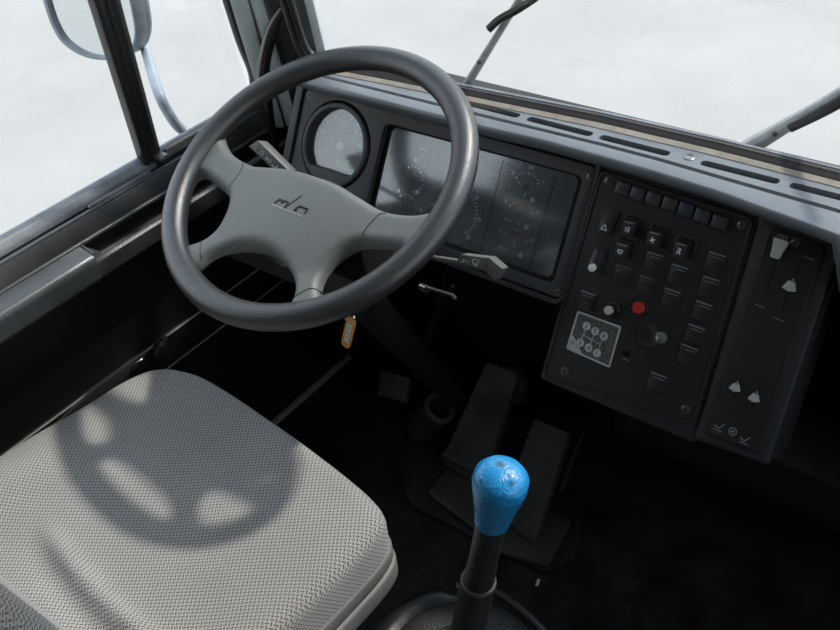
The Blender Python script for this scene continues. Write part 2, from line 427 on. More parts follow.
# firewall: front wall below the windscreen, with a step under the dashboard
b = nb(); box(b, (.58, .80, .35), (2.16, .04, .74)); merge(b, sweep(b, [(.545, .835), (.546, .856), (.556, .856), (.80, .70), (.80, .68)], -.50, 1.66, 'x'))
obj('wall_front', b, 'fire', kind='structure')
b = nb(); box(b, (1.66, -.08, .36), (.05, 1.76, .76)); box(b, (1.66, -.78, 1.25), (.05, .38, 1.1)); box(b, (1.66, .50, 1.25), (.05, .10, 1.1)); box(b, (1.66, -.2, 1.72), (.05, 1.4, .16))
obj('wall_right', b, 'cabtrim', kind='structure')
b = nb(); box(b, (-.475, -.78, 1.05), (.05, .38, 1.5), .01); obj('wall_left', b, 'cabtrim', kind='structure')
b = nb(); box(b, (-.47, .70, .34), (.05, .28, .76)); obj('trim_5', b, 'fire', kind='structure')
b = nb(); box(b, (-.485, .0, 1.72), (.05, 1.1, .16)); obj('trim_1', b, 'paint', kind='structure')

# windscreen: gently bowed pane in a rubber seal
def lerp_tab(K, x):
    if x <= K[0][0]: return K[0][1]
    for (a, p), (c, q) in zip(K, K[1:]):
        if x <= c: return p+(q-p)*(x-a)/(c-a)
    return K[-1][1]
def yw(x): return lerp_tab([(-.28, .478), (-.18, .487), (-.07, .497), (.08, .508), (.28, .5225), (.46, .5255), (.62, .5225), (.9, .512), (1.3, .49), (1.62, .465)], x)
def yg(x): return lerp_tab([(-.30, .4530), (-.05, .4580), (.11, .4610), (.31, .4660), (.40, .4655), (.50, .4600), (.62, .4550), (1.62, .41)], x)
XS = [-.285+.02*i for i in range(48)]+[.675+.06*i for i in range(16)]
def bowed(prof, xs=None, closed=True):
    """profile (dy, z) carried along the bowed line of the windscreen foot"""
    b = nb(); rings = [[b.verts.new((x, yw(x)+p[0], p[1])) for p in prof] for x in (xs or XS)]
    for A, B_ in zip(rings, rings[1:]):
        for k in range(len(A)): b.faces.new((A[k], A[(k+1) % len(A)], B_[(k+1) % len(A)], B_[k]))
    b.faces.new(rings[0]); b.faces.new(rings[-1][::-1]); return b
w = thing('window_1', 'bright windscreen pane in black rubber above the dashboard', None, kind='structure')
obj('pane', bowed([(.010, .866), (.015, .866), (-.075, 1.70), (-.080, 1.70)]), 'glass', w, smooth=True)
obj('seal', bowed([(-.004, .862), (-.003, .8705), (.000, .8725), (.003, .8705), (.006, .8720), (.009, .8745), (.016, .8745), (.018, .862)]), 'brown', w, ang=20)
obj('seal', bowed([(.016, .862), (.016, .8755), (.020, .8765), (.026, .870), (.026, .862)]), 'seal', w, ang=20)
obj('sealant_strip', bowed([(-.019, .862), (-.017, .8690), (-.005, .8705), (-.003, .862)]), 'paint_beige', w)
# rounded lower left corner of the seal
b = nb(); tube(b, crom([(-.285, .395, 1.62), (-.284, .436, 1.25), (-.279, .478, .96), (-.276, .487, .900), (-.262, .492, .878), (-.22, .494, .872)], 6, False), .0065, 10)
obj('seal_corner', b, 'rubber', w)
b = nb(); tube(b, crom([(-.298, .392, 1.62), (-.297, .433, 1.25), (-.291, .475, .95), (-.288, .484, .89), (-.27, .488, .868), (-.22, .488, .866)], 6, False), .006, 10)
obj('seal_corner', b, 'brown', w)
b = nb(); box(b, (.65, .47, 1.73), (2.0, .06, .1), .01); obj('trim_2', b, 'paint', kind='structure')

# A pillar between door glass and windscreen: strips side by side, each with its own depth
pil = thing('trim_3', 'grey painted front pillar between the door glass and the windscreen', None, kind='structure')
# footprint points at z=.93 (measured) and the lean of the pillar towards the rear with height
def strip(name, pts, m, depth, z0=.70, z1=1.70, lean=.105, inx=.0):
    b = nb(); n = len(pts)
    ring = []
    for z in (z0, .80, .93, 1.2, z1):
        dy = -(z-.93)*lean; dx = (z-.93)*inx
        ring.append([b.verts.new((p[0]+dx, p[1]+dy, z)) for p in pts]+[b.verts.new((p[0]-depth*.7+dx, p[1]+depth+dy, z)) for p in reversed(pts)])
    L = len(ring[0])
    for A, B in zip(ring, ring[1:]):
        for k in range(L): b.faces.new((A[k], A[(k+1) % L], B[(k+1) % L], B[k]))
    b.faces.new(ring[0][::-1]); b.faces.new(ring[-1]); bevel_sharp(b, .0015, 2, 45)
    return obj(name, b, m, pil)
strip('light_strip', [(-.424, .470), (-.395, .4845)], 'paint', .03)
strip('pillar_face', [(-.395, .490), (-.366, .500)], 'paint', .05)
strip('gap_seal', [(-.368, .497), (-.352, .5035), (-.338, .513)], 'rubber', .03)
strip('inner_trim', [(-.338, .513), (-.318, .519)], 'brown', .05)
strip('front_panel', [(-.322, .519), (-.299, .528)], 'door_light', .04)
strip('front_edge', [(-.299, .5285), (-.284, .536)], 'paint', .035)

# grab handle on the pillar
b = nb(); hp = [hy(283, 8, .505), hy(272, 30, .495), hy(264, 66, .475), hy(266, 98, .465), hy(272, 130, .462), hy(283, 174, .462)]
tube(b, crom(hp, 8, False), [.006+.007*min(1, i/8) if i < 26 else .013-.010*(i-26)/14 for i in range(41)], 14, flat=.9)
h = obj('grab_handle', b, 'rubber'); tag(h, 'curved glossy black grab handle on the front pillar behind the steering wheel', 'handle')
h.data.materials[0] = mat('glossy_black', (.012, .012, .014), .16, coat=.5)

# ------------------------------------------------------------------ driver's door
door = thing('door_1', 'black driver door with grey armrest ledge and glass above', None, kind='structure')
Y0, Y1 = -.62, .56
def dsweep(name, prof, m, y0=Y0, y1=Y1, bev=.002, parent=door, n=1):
    b = nb(); s = sweep(b, prof, y0, y1, 'y', n); bevel_sharp(s, bev, 2, 25); merge(b, s); return obj(name, b, m, parent)
dsweep('window_seal', [(-.480, .742), (-.478, .7535), (-.470, .7565), (-.460, .752), (-.452, .742), (-.450, .733)], 'seal', y1=.245, bev=.0025)
dsweep('window_seal', [(-.480, .742), (-.478, .752), (-.468, .7545), (-.458, .748), (-.454, .735)], 'seal', y0=.263, y1=.56, bev=.0025)
dsweep('seal_channel', [(-.47, .70), (-.47, .740), (-.4535, .736), (-.446, .722), (-.440, .70)], 'deep', bev=0)
dsweep('upper_rail', [(-.448, .70), (-.4475, .7290), (-.440, .7345), (-.434, .7325), (-.4235, .6985), (-.43, .69)], 'door', bev=.003)
dsweep('rail_ledge_sheen', [(-.4480, .7200), (-.4478, .7300), (-.4400, .7356), (-.4345, .7350), (-.4335, .7300)], 'door_light', bev=.001)  # paler strip on the rail top, imitating sky sheen by colour
# light metal retainer let into the top edge of the rail
b = nb(); box(b, (-.4425, .155, .7368), (.009, .135, .004), .0012); box(b, (-.4405, .155, .7395), (.0015, .13, .002), .0004)
obj('glass_retainer', b, 'alu', door)
b = nb(); box(b, (-.447, .253, .752), (.03, .018, .008), .002); obj('retainer_clip', b, 'alu', door)
b = nb(); box(b, (-.452, .42, .752), (.008, .30, .006), .001); obj('vent_glass_strip', b, 'paint_beige', door)
dsweep('rail_bead', [(-.427, .694), (-.4265, .699), (-.4235, .7005), (-.420, .699), (-.419, .694)], 'alu', bev=.001).data.materials[0] = M['door_light']
# armrest: solid to the rear, hollowed into a pull pocket ahead
dsweep('armrest', [(-.435, .70), (-.4235, .6965), (-.393, .6915), (-.385, .6885), (-.381, .680), (-.383, .645), (-.388, .639), (-.435, .645)], 'door_light', y1=.038, bev=.0035, n=12)
dsweep('pull_pocket', [(-.435, .66), (-.4235, .663), (-.401, .648), (-.3975, .6765), (-.3935, .6775), (-.386, .673), (-.384, .645), (-.389, .639), (-.435, .645)], 'door', y0=.038, bev=.0018, n=12)
b = nb(); prism(b, [(-.424, .664), (-.424, .697), (-.392, .690), (-.400, .650)], 0, .004, .001, mtx=Matrix.Translation((0, .0385, 0)) @ Matrix(((1, 0, 0, 0), (0, 0, 1, 0), (0, 1, 0, 0), (0, 0, 0, 1))))
b2 = nb(); v = [b2.verts.new(p) for p in ((-.424, .040, .664), (-.424, .040, .696), (-.398, .040, .655), (-.424, .072, .662))]
for f in ((0, 1, 2), (0, 2, 3), (0, 3, 1), (1, 3, 2)): b2.faces.new([v[i] for i in f])
merge(b, b2); obj('pocket_end', b, 'door_light', door)
dsweep('back_panel', [(-.47, .0), (-.47, .70), (-.424, .70), (-.430, .64), (-.438, .42), (-.443, .0)], 'door_low', bev=.002)
dsweep('lower_pad', [(-.445, .352), (-.445, .417), (-.436, .4185), (-.430, .416), (-.428, .354), (-.432, .350)], 'door_low', y0=-.6, bev=.002)
dsweep('pad_bead', [(-.432, .4165), (-.4315, .4185), (-.429, .4185), (-.4285, .4165)], 'sill', y0=-.6, bev=0)
dsweep('pad_bead', [(-.432, .3495), (-.4315, .3513), (-.4285, .3513), (-.428, .3495)], 'sill', y0=-.6, bev=0)
b = nb(); lathe(b, [(.025, 0), (.027, .004), (.027, .012), (.0225, .018), (.012, .0205), (0, .021)], 28, Matrix.Translation((-.430, .120, .397)) @ Matrix.Rotation(R(90), 4, 'Y'))
lathe(b, [(.009, 0), (.010, .006), (.006, .012), (0, .013)], 16, Matrix.Translation((-.425, .130, .418)) @ Matrix.Rotation(R(90), 4, 'Y'))
obj('pad_knob', b, 'rubber', door)
b = nb(); st = [(-.20, .398), (-.036, .424), (.060, .4245), (.084, .420), (.090, .412), (.060, .388), (-.036, .362), (-.20, .335)]
prism(b, [(p[0], p[1]) for p in st], 0, .006, .0015, mtx=Matrix.Translation((-.428, 0, 0)) @ Matrix(((0, 0, 1, 0), (1, 0, 0, 0), (0, 1, 0, 0), (0, 0, 0, 1))))
obj('pad_strap', b, 'strap', door)
b = nb(); tube(b, crom([(-.424, .050, .412), (-.416, .054, .420), (-.414, .068, .4215), (-.418, .076, .416)], 5, False), .0022, 8); obj('strap_loop', b, 'steel', door)
# divider bar between main glass and vent glass, and the frame rubber ahead of the vent glass
b = nb()
for (ya, yb, xa, m_) in ((.2235, .262, -.462, 0),):
    for (z0, z1, lean) in ((.745, 1.66, -.02),):
        pts = [(-.472, 0), (-.452, 0), (-.449, .006), (-.452, .0135), (-.4475, .0155), (-.4475, .0195), (-.452, .0215), (-.449, .029), (-.455, .040), (-.472, .040)]
        g = nb(); A = [g.verts.new((p[0], .2235+p[1]*1.0, z0)) for p in pts]; B_ = [g.verts.new((p[0], .222+p[1]*1.7, z1)) for p in pts]
        for k in range(len(pts)): g.faces.new((A[k], A[(k+1) % len(pts)], B_[(k+1) % len(pts)], B_[k]))
        g.faces.new(A[::-1]); g.faces.new(B_); bevel_sharp(g, .001, 2, 40); merge(b, g)
obj('window_divider', b, 'rubber', door)
b = nb(); tube(b, crom([(-.452, .405, 1.66), (-.447, .446, 1.25), (-.441, .476, .99), (-.440, .4885, .88), (-.441, .502, .815), (-.446, .504, .775), (-.455, .502, .745)], 8, False), .0115, 12, flat=1.25)
obj('frame_rubber', b, 'rubber', door)
b = nb(); g = nb(); vv = [g.verts.new(p) for p in ((-.462, -.60, .745), (-.462, .50, .745), (-.462, .40, 1.66), (-.462, -.60, 1.66), (-.466, -.60, .745), (-.466, .50, .745), (-.466, .40, 1.66), (-.466, -.60, 1.66))]
for f in ((0, 1, 2, 3), (7, 6, 5, 4), (0, 4, 5, 1), (1, 5, 6, 2), (2, 6, 7, 3), (3, 7, 4, 0)): g.faces.new([vv[i] for i in f])
merge(b, g); obj('pane', b, 'glass', door, smooth=False)
# sill strip on the floor by the door
b = nb(); box(b, (-.436, .30, .006), (.013, .62, .012), .002); obj('trim_4', b, 'sill', kind='structure')

# ------------------------------------------------------------------ dashboard
M['lip'] = mat('duct_lip_plastic', (.12, .12, .13), .45)
TILT = R(30.43)
DOrg = V((-.0658, .4567, .8118)); Dn = V((0, -math.cos(TILT), math.sin(TILT))); Dup = V((0, math.sin(TILT), math.cos(TILT)))
MD = Matrix(((1, 0, Dn.x, DOrg.x), (0, Dup.y, Dn.y, DOrg.y), (0, Dup.z, Dn.z, DOrg.z), (0, 0, 0, 1)))
def dpt(u, v, h=0): return DOrg+V((u, 0, 0))-Dup*v+Dn*h
dash = thing('dashboard', 'long black plastic dashboard with defroster slots along its top under the windscreen', 'dashboard', MD)
inv = MD.inverted()
# body behind the face, in dash coordinates (u, -v, h)
b = nb()
prism(b, rquad([(-.215, -.205), (-.215, .030), (.375, .030), (.375, -.187), (.02, -.187), (.02, -.205)], .012), -.11, -.026, .004)
obj('instrument_housing', b, 'dash', dash)
b = nb()
prism(b, rquad([(.374, -.312), (.372, .028), (.62, .028), (.626, -.312)], .008), -.11, -.004, .003)
prism(b, rquad([(.622, -.306), (.612, .022), (.672, .022), (.722, .010), (.728, -.300)], .010), -.11, .000, .006)
obj('console_housing', b, 'dash', dash)
# raised rim round the instrument face
b = nb()
slab(b, rquad([(-.222, -.212), (-.222, .034), (.380, .034), (.380, -.192), (.05, -.192), (.05, -.212)], .020), [rquad([(-.207, -.203), (-.207, .0235), (.3745, .0235), (.3745, -.1845), (.03, -.1845), (.03, -.203)], .012)], -.06, .004, .003, 3)
obj('face_rim', b, 'dash', dash)
# cover over the top: front lip, groove, rear strip with slots
def yf(x): return lerp_tab([(-.30, .428), (-.17, .427), (.06, .430), (.13, .431), (.228, .4370), (.327, .4355), (.418, .4325), (.505, .426), (.568, .4160), (.613, .410), (.66, .402), (1.62, .36)], x)
b = nb(); rings = []
for x in XS:
    f = yf(x); g_ = yg(x)
    lip = [(g_+.012, .850), (g_+.012, .864), (g_+.0105, .868), (g_+.0042, .868), (g_+.0022, .8635), (g_-.0022, .8635), (g_-.0045, .868), (f+.005, .8680), (f+.0015, .8668), (f, .863), (f+.0005, .857), (f+.004, .851), (f+.012, .845), (.462, .838), (.475, .832)]
    if x > .66:
        q = min(1, (x-.66)/.10); lip = lip[:7]+[(f+.012, .868), (f+.003, .865-.002*q), (f-.010*q, .855-.01*q), (f-.018*q, .84-.04*q), (f+.004-.02*q, .82-.08*q), (f+.012-.01*q, .80-.11*q), (.462, .79-.12*q), (.475, .80-.1*q)]
    rings.append([b.verts.new((x, p[0], p[1])) for p in lip])
for A, B_ in zip(rings, rings[1:]):
    for k in range(len(A)): b.faces.new((A[k], A[(k+1) % len(A)], B_[(k+1) % len(A)], B_[k]))
b.faces.new(rings[0]); b.faces.new(rings[-1][::-1])
bmesh.ops.transform(b, matrix=inv, verts=b.verts[:]); obj('top_cover', b, 'cover', dash, ang=50)
slots = [(.060, .164), (.178, .288), (.300, .4075), (.453, .560), (.573, .690), (.72, .84), (.86, .98)]
b = nb(); holes = [rrect(x0, .4775, x1, .4925, .0070) for x0, x1 in slots]
slab(b, [(x, yg(x)+.0105) for x in XS]+[(x, yw(x)-.010) for x in XS[::-1]], holes, .855, .868, .0018, 3)
bmesh.ops.transform(b, matrix=inv, verts=b.verts[:]); obj('defroster_strip', b, 'cover', dash)
for x0, x1 in slots:
    b = nb(); box(b, ((x0+x1)/2, .485, .851), (x1-x0+.006, .022, .004))
    # sloping near wall of the duct
    pass
    bmesh.ops.transform(b, matrix=inv, verts=b.verts[:]); du = obj('defroster_duct', b, 'panel', dash)
    b = nb(); box(b, ((x0+x1)/2, .4815, .8610), (x1-x0-.010, .0095, .006), .0015, rot=Matrix.Rotation(R(-22), 3, 'X'))
    bmesh.ops.transform(b, matrix=inv, verts=b.verts[:]); obj('duct_lip', b, 'lip', du)
def screw(bm, x, y, z, r=.0045, rot=20):
    lathe(bm, [(r*1.35, -.002), (r*1.35, .0003), (r*1.05, .0005)], 20, T(x, y, z))
    lathe(bm, [(r, 0), (r, .0008), (r*.7, .0016), (0, .0019)], 20, T(x, y, z))
def cross(bm, x, y, z, r=.0045, rot=20):
    for a in (rot, rot+90):
        d = V((math.cos(R(a)), math.sin(R(a))))*r*.6; bar(bm, x-d.x, y-d.y, x+d.x, y+d.y, r*.28, z+.0016, .0006)
M['shroud'] = mat('shroud_plastic', (.009, .009, .010), .5, bump=.3, bscale=500)
M['screw'] = mat('screw_head', (.16, .15, .13), .3, metal=.8)
def add_screw(x, y, z, parent, r=.0045, rot=20, m='screw'):
    b = nb(); screw(b, x, y, z, r, rot); s = obj('screw', b, m, parent)
    b = nb(); cross(b, x, y, z, r, rot); obj('screw_slot', b, 'deep', s, smooth=False)
b = nb(); lathe(b, [(.008, 0), (.008, .001), (.0065, .0018), (.0055, .0006), (0, .0006)], 24, inv @ Matrix.Translation((.434, .489, .8676))); obj('cover_screw', b, 'alu', dash)
# underside beam and the dark passenger-side knee panel right of the heater controls
b = nb(); merge(b, sweep(b, [(.475, .395), (.475, .80), (.56, .80), (.56, .36), (.50, .355)], .725, 1.6, 'x')); bevel_sharp(b, .012, 3)
bmesh.ops.transform(b, matrix=inv, verts=b.verts[:]); obj('knee_panel', b, 'panel', dash)
b = nb(); merge(b, sweep(b, [(.52, .24), (.52, .34), (.60, .40), (.74, .40), (.74, .20), (.60, .17)], .33, 1.6, 'x')); bevel_sharp(b, .012, 3)
bmesh.ops.transform(b, matrix=inv, verts=b.verts[:]); obj('heater_duct', b, 'panel', dash)

# ------------------------------------------------------------------ instrument cluster
cl = thing('instrument_cluster', 'wide framed instrument cluster with a round speedometer and a glazed gauge window', 'instrument panel', MD)
SP = (-.113, -.062)   # speedometer centre
speed_out = circ(*SP, .0775, 56)
def dwin(r, low):     # round opening with a flat, slightly slanted bottom
    P = circ(SP[0], SP[1], r, 56, -38-90+76, 218-90+90-0)
    return P
def flatcirc(r, k):
    P = []
    for i in range(72):
        a = 2*PI*i/72; x, y = r*math.cos(a), r*math.sin(a); P.append((SP[0]+x, SP[1]+max(y, k)))
    out = []
    for p in P:
        if not out or (V(p)-V(out[-1])).length > 1e-4: out.append(p)
    return out
win = rquad([(-.020, -.166), (-.019, -.001), (.356, .002), (.355, -.165)], .014)
b = nb(); slab(b, rquad([(-.2035, -.200), (-.2035, .019), (.372, .019), (.372, -.1815), (.0, -.1815), (.0, -.2)], .010), [speed_out, win], -.026, -.001, .0025, 3)
obj('bezel', b, 'bezel', cl)
b = nb(); slab(b, circ(*SP, .0735, 56), [flatcirc(.0635, -.044)], -.024, .0035, .003, 3); obj('speedometer_ring', b, 'bezel', cl)
# window frame step and dark back
b = nb(); box(b, (.168, -.083, -.0245), (.382, .172, .003)); obj('gauge_board', b, 'dial', cl)
inner = rquad([(-.008, -.159), (-.007, -.0055), (.344, -.0005), (.344, -.1595)], .012)
b = nb(); slab(b, rquad([(-.0215, -.168), (-.0215, .001), (.358, .0035), (.3575, -.167)], .015), [inner], -.023, -.0125, .002, 2); obj('window_frame', b, 'deep', cl)
for x in (.213, .305):
    b = nb(); box(b, (x, -.085, -.0145), (.0035, .152, .006), .001); obj('gauge_divider', b, 'deep', cl)
b = nb(); box(b, (.101, -.083, -.0180), (.216, .152, .003), .001); obj('tachometer_board', b, mat('grey_dial_board', (.035, .042, .047), .45), cl)
b = nb(); prism(b, rrect(.078, -.045, .125, -.012, .006), -.0166, -.0148, .0008); obj('display_frame', b, mat('grey_display', (.075, .09, .10), .3), cl)
# tachometer
tc_ = (.148, -.110)
g = nb(); lathe(g, [(.0, -.017), (.052, -.017), (.052, -.0155), (.0505, -.0150), (.049, -.0158), (0, -.0158)], 56, T(tc_[0], tc_[1])); tach = obj('tachometer', g, 'dial', cl)
b = nb()
for k in range(31):
    a = R(222-264*k/30); r0 = .036 if k % 5 == 0 else .0385
    bar(b, tc_[0]+r0*math.cos(a), tc_[1]+r0*math.sin(a), tc_[0]+.0425*math.cos(a), tc_[1]+.0425*math.sin(a), .0013, -.0157)
for i, s in enumerate(('0', '5', '10', '15', '20', '25', '30')):
    a = R(222-264*i/6); text(b, s, .0078, T(tc_[0]+.0470*math.cos(a), tc_[1]+.0470*math.sin(a), -.0154))
obj('dial_marks', b, 'mark', tach, smooth=False)
b = nb(); bar(b, tc_[0], tc_[1], tc_[0]-.028, tc_[1]-.026, .002, -.0148, .0008); lathe(b, [(.006, -.0155), (.006, -.013), (.004, -.0125), (0, -.0125)], 20, T(*tc_)); obj('needle', b, 'deep', tach)
# small gauges
def small(name, cx, cy, a0, a1, labels, red, needle, unit=None, lamp=True, z=-.0225, m='mark_dim', r=.026):
    b = nb(); lathe(b, [(0, z-.0004), (r*1.12, z-.0004), (r*1.12, z), (0, z)], 40, T(cx, cy)); gd = obj(name, b, 'dial', cl)
    z += .0002; b = nb()
    for k in range(9):
        a = R(a0+(a1-a0)*k/8); r0 = r*.80 if k % 4 == 0 else r*.86
        bar(b, cx+r0*math.cos(a), cy+r0*math.sin(a), cx+r*.95*math.cos(a), cy+r*.95*math.sin(a), .0012 if k % 4 else .002, z)
    for i, s in enumerate(labels):
        a = R(a0+(a1-a0)*i/(len(labels)-1)); text(b, s, .0085, T(cx+r*1.22*math.cos(a), cy+r*1.22*math.sin(a), z))
    if unit: text(b, unit, .0062, T(cx-.017, cy-.013, z))
    if lamp: prism(b, circ(cx+.017, cy-.015, .0042, 16), z, z+.0003)
    obj('dial_marks', b, m, gd, smooth=False)
    if red:
        b = nb(); pts = [(cx+r*.78*math.cos(R(t)), cy+r*.78*math.sin(R(t))) for t in range(int(red[0]), int(red[1]), -8)]
        poly_stroke(b, pts, .0016, z+.0002, .0003); obj('red_arc', b, 'red_mark', gd, smooth=False)
    b = nb(); a = R(needle); bar(b, cx, cy, cx+r*.72*math.cos(a), cy+r*.72*math.sin(a), .0014, z+.002, .0006)
    nd = obj('needle', b, 'red_mark', gd, smooth=False)
    b = nb(); lathe(b, [(.0058, z), (.0058, z+.003), (.004, z+.004), (0, z+.004)], 20, T(cx, cy)); obj('needle_hub', b, 'deep', gd)
small('fuel_gauge', .257, -.040, 150, 30, ('0', '1/2', '1'), None, 158)
small('pressure_gauge', .259, -.083, 155, 25, ('0', '5', '10'), (155, 95), 96, 'МПа')
small('pressure_gauge', .262, -.128, 155, 25, ('0', '5', '10'), (155, 118), 60, 'МПа')
small('temperature_gauge', .050, -.082, 120, -20, ('', '', ''), None, 70, None, True, -.0164, 'mark')
small('voltage_gauge', .050, -.130, 130, 10, ('8', '12', '16'), None, 96, None, True, -.0164, 'mark')
b = nb(); prism(b, circ(.055, -.028, .0022, 12), -.0164, -.016); prism(b, circ(.049, -.047, .0022, 12), -.0164, -.016); text(b, '=0', .008, T(.062, -.027, -.016)); obj('warning_marks', b, 'mark', cl, smooth=False)
b = nb(); prism(b, inner, -.0118, -.0108); obj('lens', b, 'lens', cl, smooth=False)
# speedometer
b = nb(); prism(b, flatcirc(.0655, -.046), -.022, -.019); sp = obj('speedometer', b, 'dial', cl, smooth=False)
b = nb()
for k in range(13):
    a = R(205-250*k/12); big = k % 1 == 0; r0 = .046 if k % 2 == 0 else .049
    if SP[1]+.05*math.sin(a) < SP[1]-.040: continue
    bar(b, SP[0]+r0*math.cos(a), SP[1]+r0*math.sin(a), SP[0]+.0535*math.cos(a), SP[1]+.0535*math.sin(a), .0022, -.0188)
for s, a in (('20', 172), ('60', 92), ('80', 52), ('100', 12), ('0', 208)):
    a = R(a); text(b, s, .007, T(SP[0]+.0395*math.cos(a)+(.004 if s == '0' else 0), SP[1]+.0395*math.sin(a), -.0187))
text(b, 'km/h', .006, T(SP[0]+.008, SP[1]+.030, -.0187)); text(b, '24V', .006, T(SP[0]+.010, SP[1]+.020, -.0187))
obj('dial_marks', b, 'mark', sp, smooth=False)
b = nb(); prism(b, rrect(SP[0]-.004, SP[1]-.038, SP[0]+.024, SP[1]-.022, .003), -.0188, -.0180, .0003); obj('odometer_window', b, 'green', sp)
b = nb(); bar(b, SP[0], SP[1], SP[0]-.036, SP[1]-.024, .0020, -.0160, .0008); obj('needle', b, 'needle', sp, smooth=False)
b = nb(); lathe(b, [(.0085, -.019), (.0085, -.014), (.006, -.0130), (0, -.0128)], 24, T(*SP)); obj('needle_hub', b, 'knobgrey', sp)
b = nb(); prism(b, flatcirc(.0645, -.045), -.0100, -.0090); obj('lens', b, 'lens', cl, smooth=False)
for x, y in ((-.193, .009), (.366, .004), (.366, -.174)): add_screw(x, y, -.001, cl, .0042, 35)

# ------------------------------------------------------------------ switch panel
sw = thing('switch_panel', 'tall black switch panel with rockers, red button and gear sticker right of the gauges', 'control panel', MD)
outer = [(.380, -.306), (.381, .018), (.610, .010), (.620, -.286)]
b = nb(); prism(b, rquad(outer, .012), -.004, .003, .002, 3)
slab(b, rquad(outer, .012), [rquad([(.3845, -.3015), (.3855, .0135), (.6055, .0055), (.6155, -.2815)], .010)], .001, .0052, .0014, 2)
obj('panel_plate', b, 'panel', sw)
for x, y in ((.397, .006), (.596, -.003), (.413, -.283), (.601, -.268)): add_screw(x, y, .0032, sw, .0048, 15)
# column / row skew of the panel: columns lean a little
ic = [(.4235, .0010), (.4470, -.0005), (.4710, -.0015), (.4960, -.002), (.5200, -.0035), (.5440, -.0055), (.5690, -.0075)]
for i, (x, y) in enumerate(ic):
    b = nb(); box(b, (x, y, .006), (.0218, .0185, .009), .0018, 2, rot=Matrix.Rotation(R(-2), 3, 'Z')); o = obj('indicator_lamp', b, 'button', sw)
    b = nb(); box(b, (x, y, .0106), (.0178, .0145, .0010), .0006, 2, rot=Matrix.Rotation(R(-2), 3, 'Z')); w_ = obj('indicator_window', b, mat('smoked_window_%d' % i, (.05, .052, .06) if i != 4 else (.035, .045, .075), .3), o)
    b = nb(); bar(b, x-.002, y-.001, x+.003, y+.001, .0012, .0111, .0002)
    if i > 3: obj('symbol', b, 'mark_dim', w_, smooth=False) if False else b.free()
    else: b.free()
def sym_tri(b, x, y, z, s):
    poly_stroke(b, [(x-s, y-s*.8), (x, y+s), (x+s, y-s*.8), (x-s, y-s*.8)], s*.3, z)
def sym_lamp(b, x, y, z, s):
    poly_stroke(b, [(x+s*.6*math.cos(R(t))+s*.2, y+s*.9*math.sin(R(t))) for t in range(-90, 91, 20)]+[(x+s*.2, y-s*.9)], s*.25, z)
    for k in (-.6, 0, .6): bar(b, x-s, y+k*s, x-s*.2, y+k*s, s*.2, z)
def sym_fan(b, x, y, z, s):
    for t in (0, 90, 180, 270): bar(b, x, y, x+s*math.cos(R(t+20)), y+s*math.sin(R(t+20)), s*.45, z)
def sym_cup(b, x, y, z, s):
    poly_stroke(b, [(x-s, y+s*.5), (x-s*.6, y-s*.6), (x+s*.4, y-s*.6), (x+s*.9, y+s*.5), (x-s, y+s*.5)], s*.35, z)
def sym_seat(b, x, y, z, s):
    poly_stroke(b, [(x-s*.6, y+s), (x+s*.4, y+s*.8), (x, y), (x+s*.5, y-s)], s*.4, z); bar(b, x-s*.7, y-s, x-s*.4, y+s*.4, s*.35, z)
# tall rockers
for (x, y, f) in ((.4145, -.0480, 'tri'), (.4145, -.1080, 'lamp')):
    b = nb(); slab(b, rrect(x-.0125, y-.0195, x+.0125, y+.0195, .0035), [rrect(x-.0098, y-.0168, x+.0098, y+.0168, .002)], .002, .0058, .001); fr_ = obj('rocker_switch', b, 'button', sw)
    b = nb(); g = nb()
    P = [(-.0165, .0035), (-.0165, .0100), (-.003, .0080), (.0165, .0050), (.0165, .0035)] if f == 'tri' else [(-.0165, .0035), (-.0165, .0125), (-.002, .0085), (.0165, .0050), (.0165, .0035)]
    A = [g.verts.new((x-.0092, y+p[0], p[1])) for p in P]; B_ = [g.verts.new((x+.0092, y+p[0], p[1])) for p in P]
    for k in range(len(P)): g.faces.new((A[k], A[(k+1) % len(P)], B_[(k+1) % len(P)], B_[k]))
    g.faces.new(A[::-1]); g.faces.new(B_); bevel_sharp(g, .0008); merge(b, g); obj('rocker', b, 'button', fr_)
    b = nb()
    if f == 'tri': sym_tri(b, x-.001, y-.011, .0100, .0045); obj('symbol', b, 'mark', fr_, smooth=False)
    else:
        lathe(b, [(.0060, .010), (.0060, .0135), (.0045, .0150), (0, .0155)], 20, T(x-.001, y-.0115)); obj('rocker_lens', b, mat('white_lens', (.85, .9, .84), .3, coat=.5), fr_)
# pushed rocker switches with symbols
for (x, y, f, hh) in ((.4525, -.0460, sym_lamp, .026), (.4920, -.0500, sym_fan, .026), (.5330, -.0540, sym_seat, .026), (.4515, -.0790, sym_cup, .022)):
    b = nb(); slab(b, rrect(x-.0150, y-.017, x+.0150, y+.017, .003), [rrect(x-.0120, y-.0135, x+.0120, y+.0135, .002)], .002, .0052, .001); fr_ = obj('rocker_switch', b, 'button', sw)
    b = nb(); g = nb(); P = [(-.0135, .002), (-.0130, .0155), (.0035, .0170), (.0060, .0150), (.0135, .0050), (.0135, .002)]
    A = [g.verts.new((x-.0115, y+p[0], p[1])) for p in P]; B_ = [g.verts.new((x+.0065, y+p[0], p[1])) for p in P]
    for k in range(len(P)): g.faces.new((A[k], A[(k+1) % len(P)], B_[(k+1) % len(P)], B_[k]))
    g.faces.new(A[::-1]); g.faces.new(B_); bevel_sharp(g, .0012); merge(b, g); obj('rocker', b, 'button', fr_)
    b = nb(); f(b, x-.0025, y-.0055, .0163, .0040); obj('symbol', b, 'mark', fr_, smooth=False)
    b = nb(); bar(b, x-.0095, y+.0045, x+.005, y+.0045, .0012, .0168, .0004); obj('edge_line', b, 'mark_dim', fr_, smooth=False)
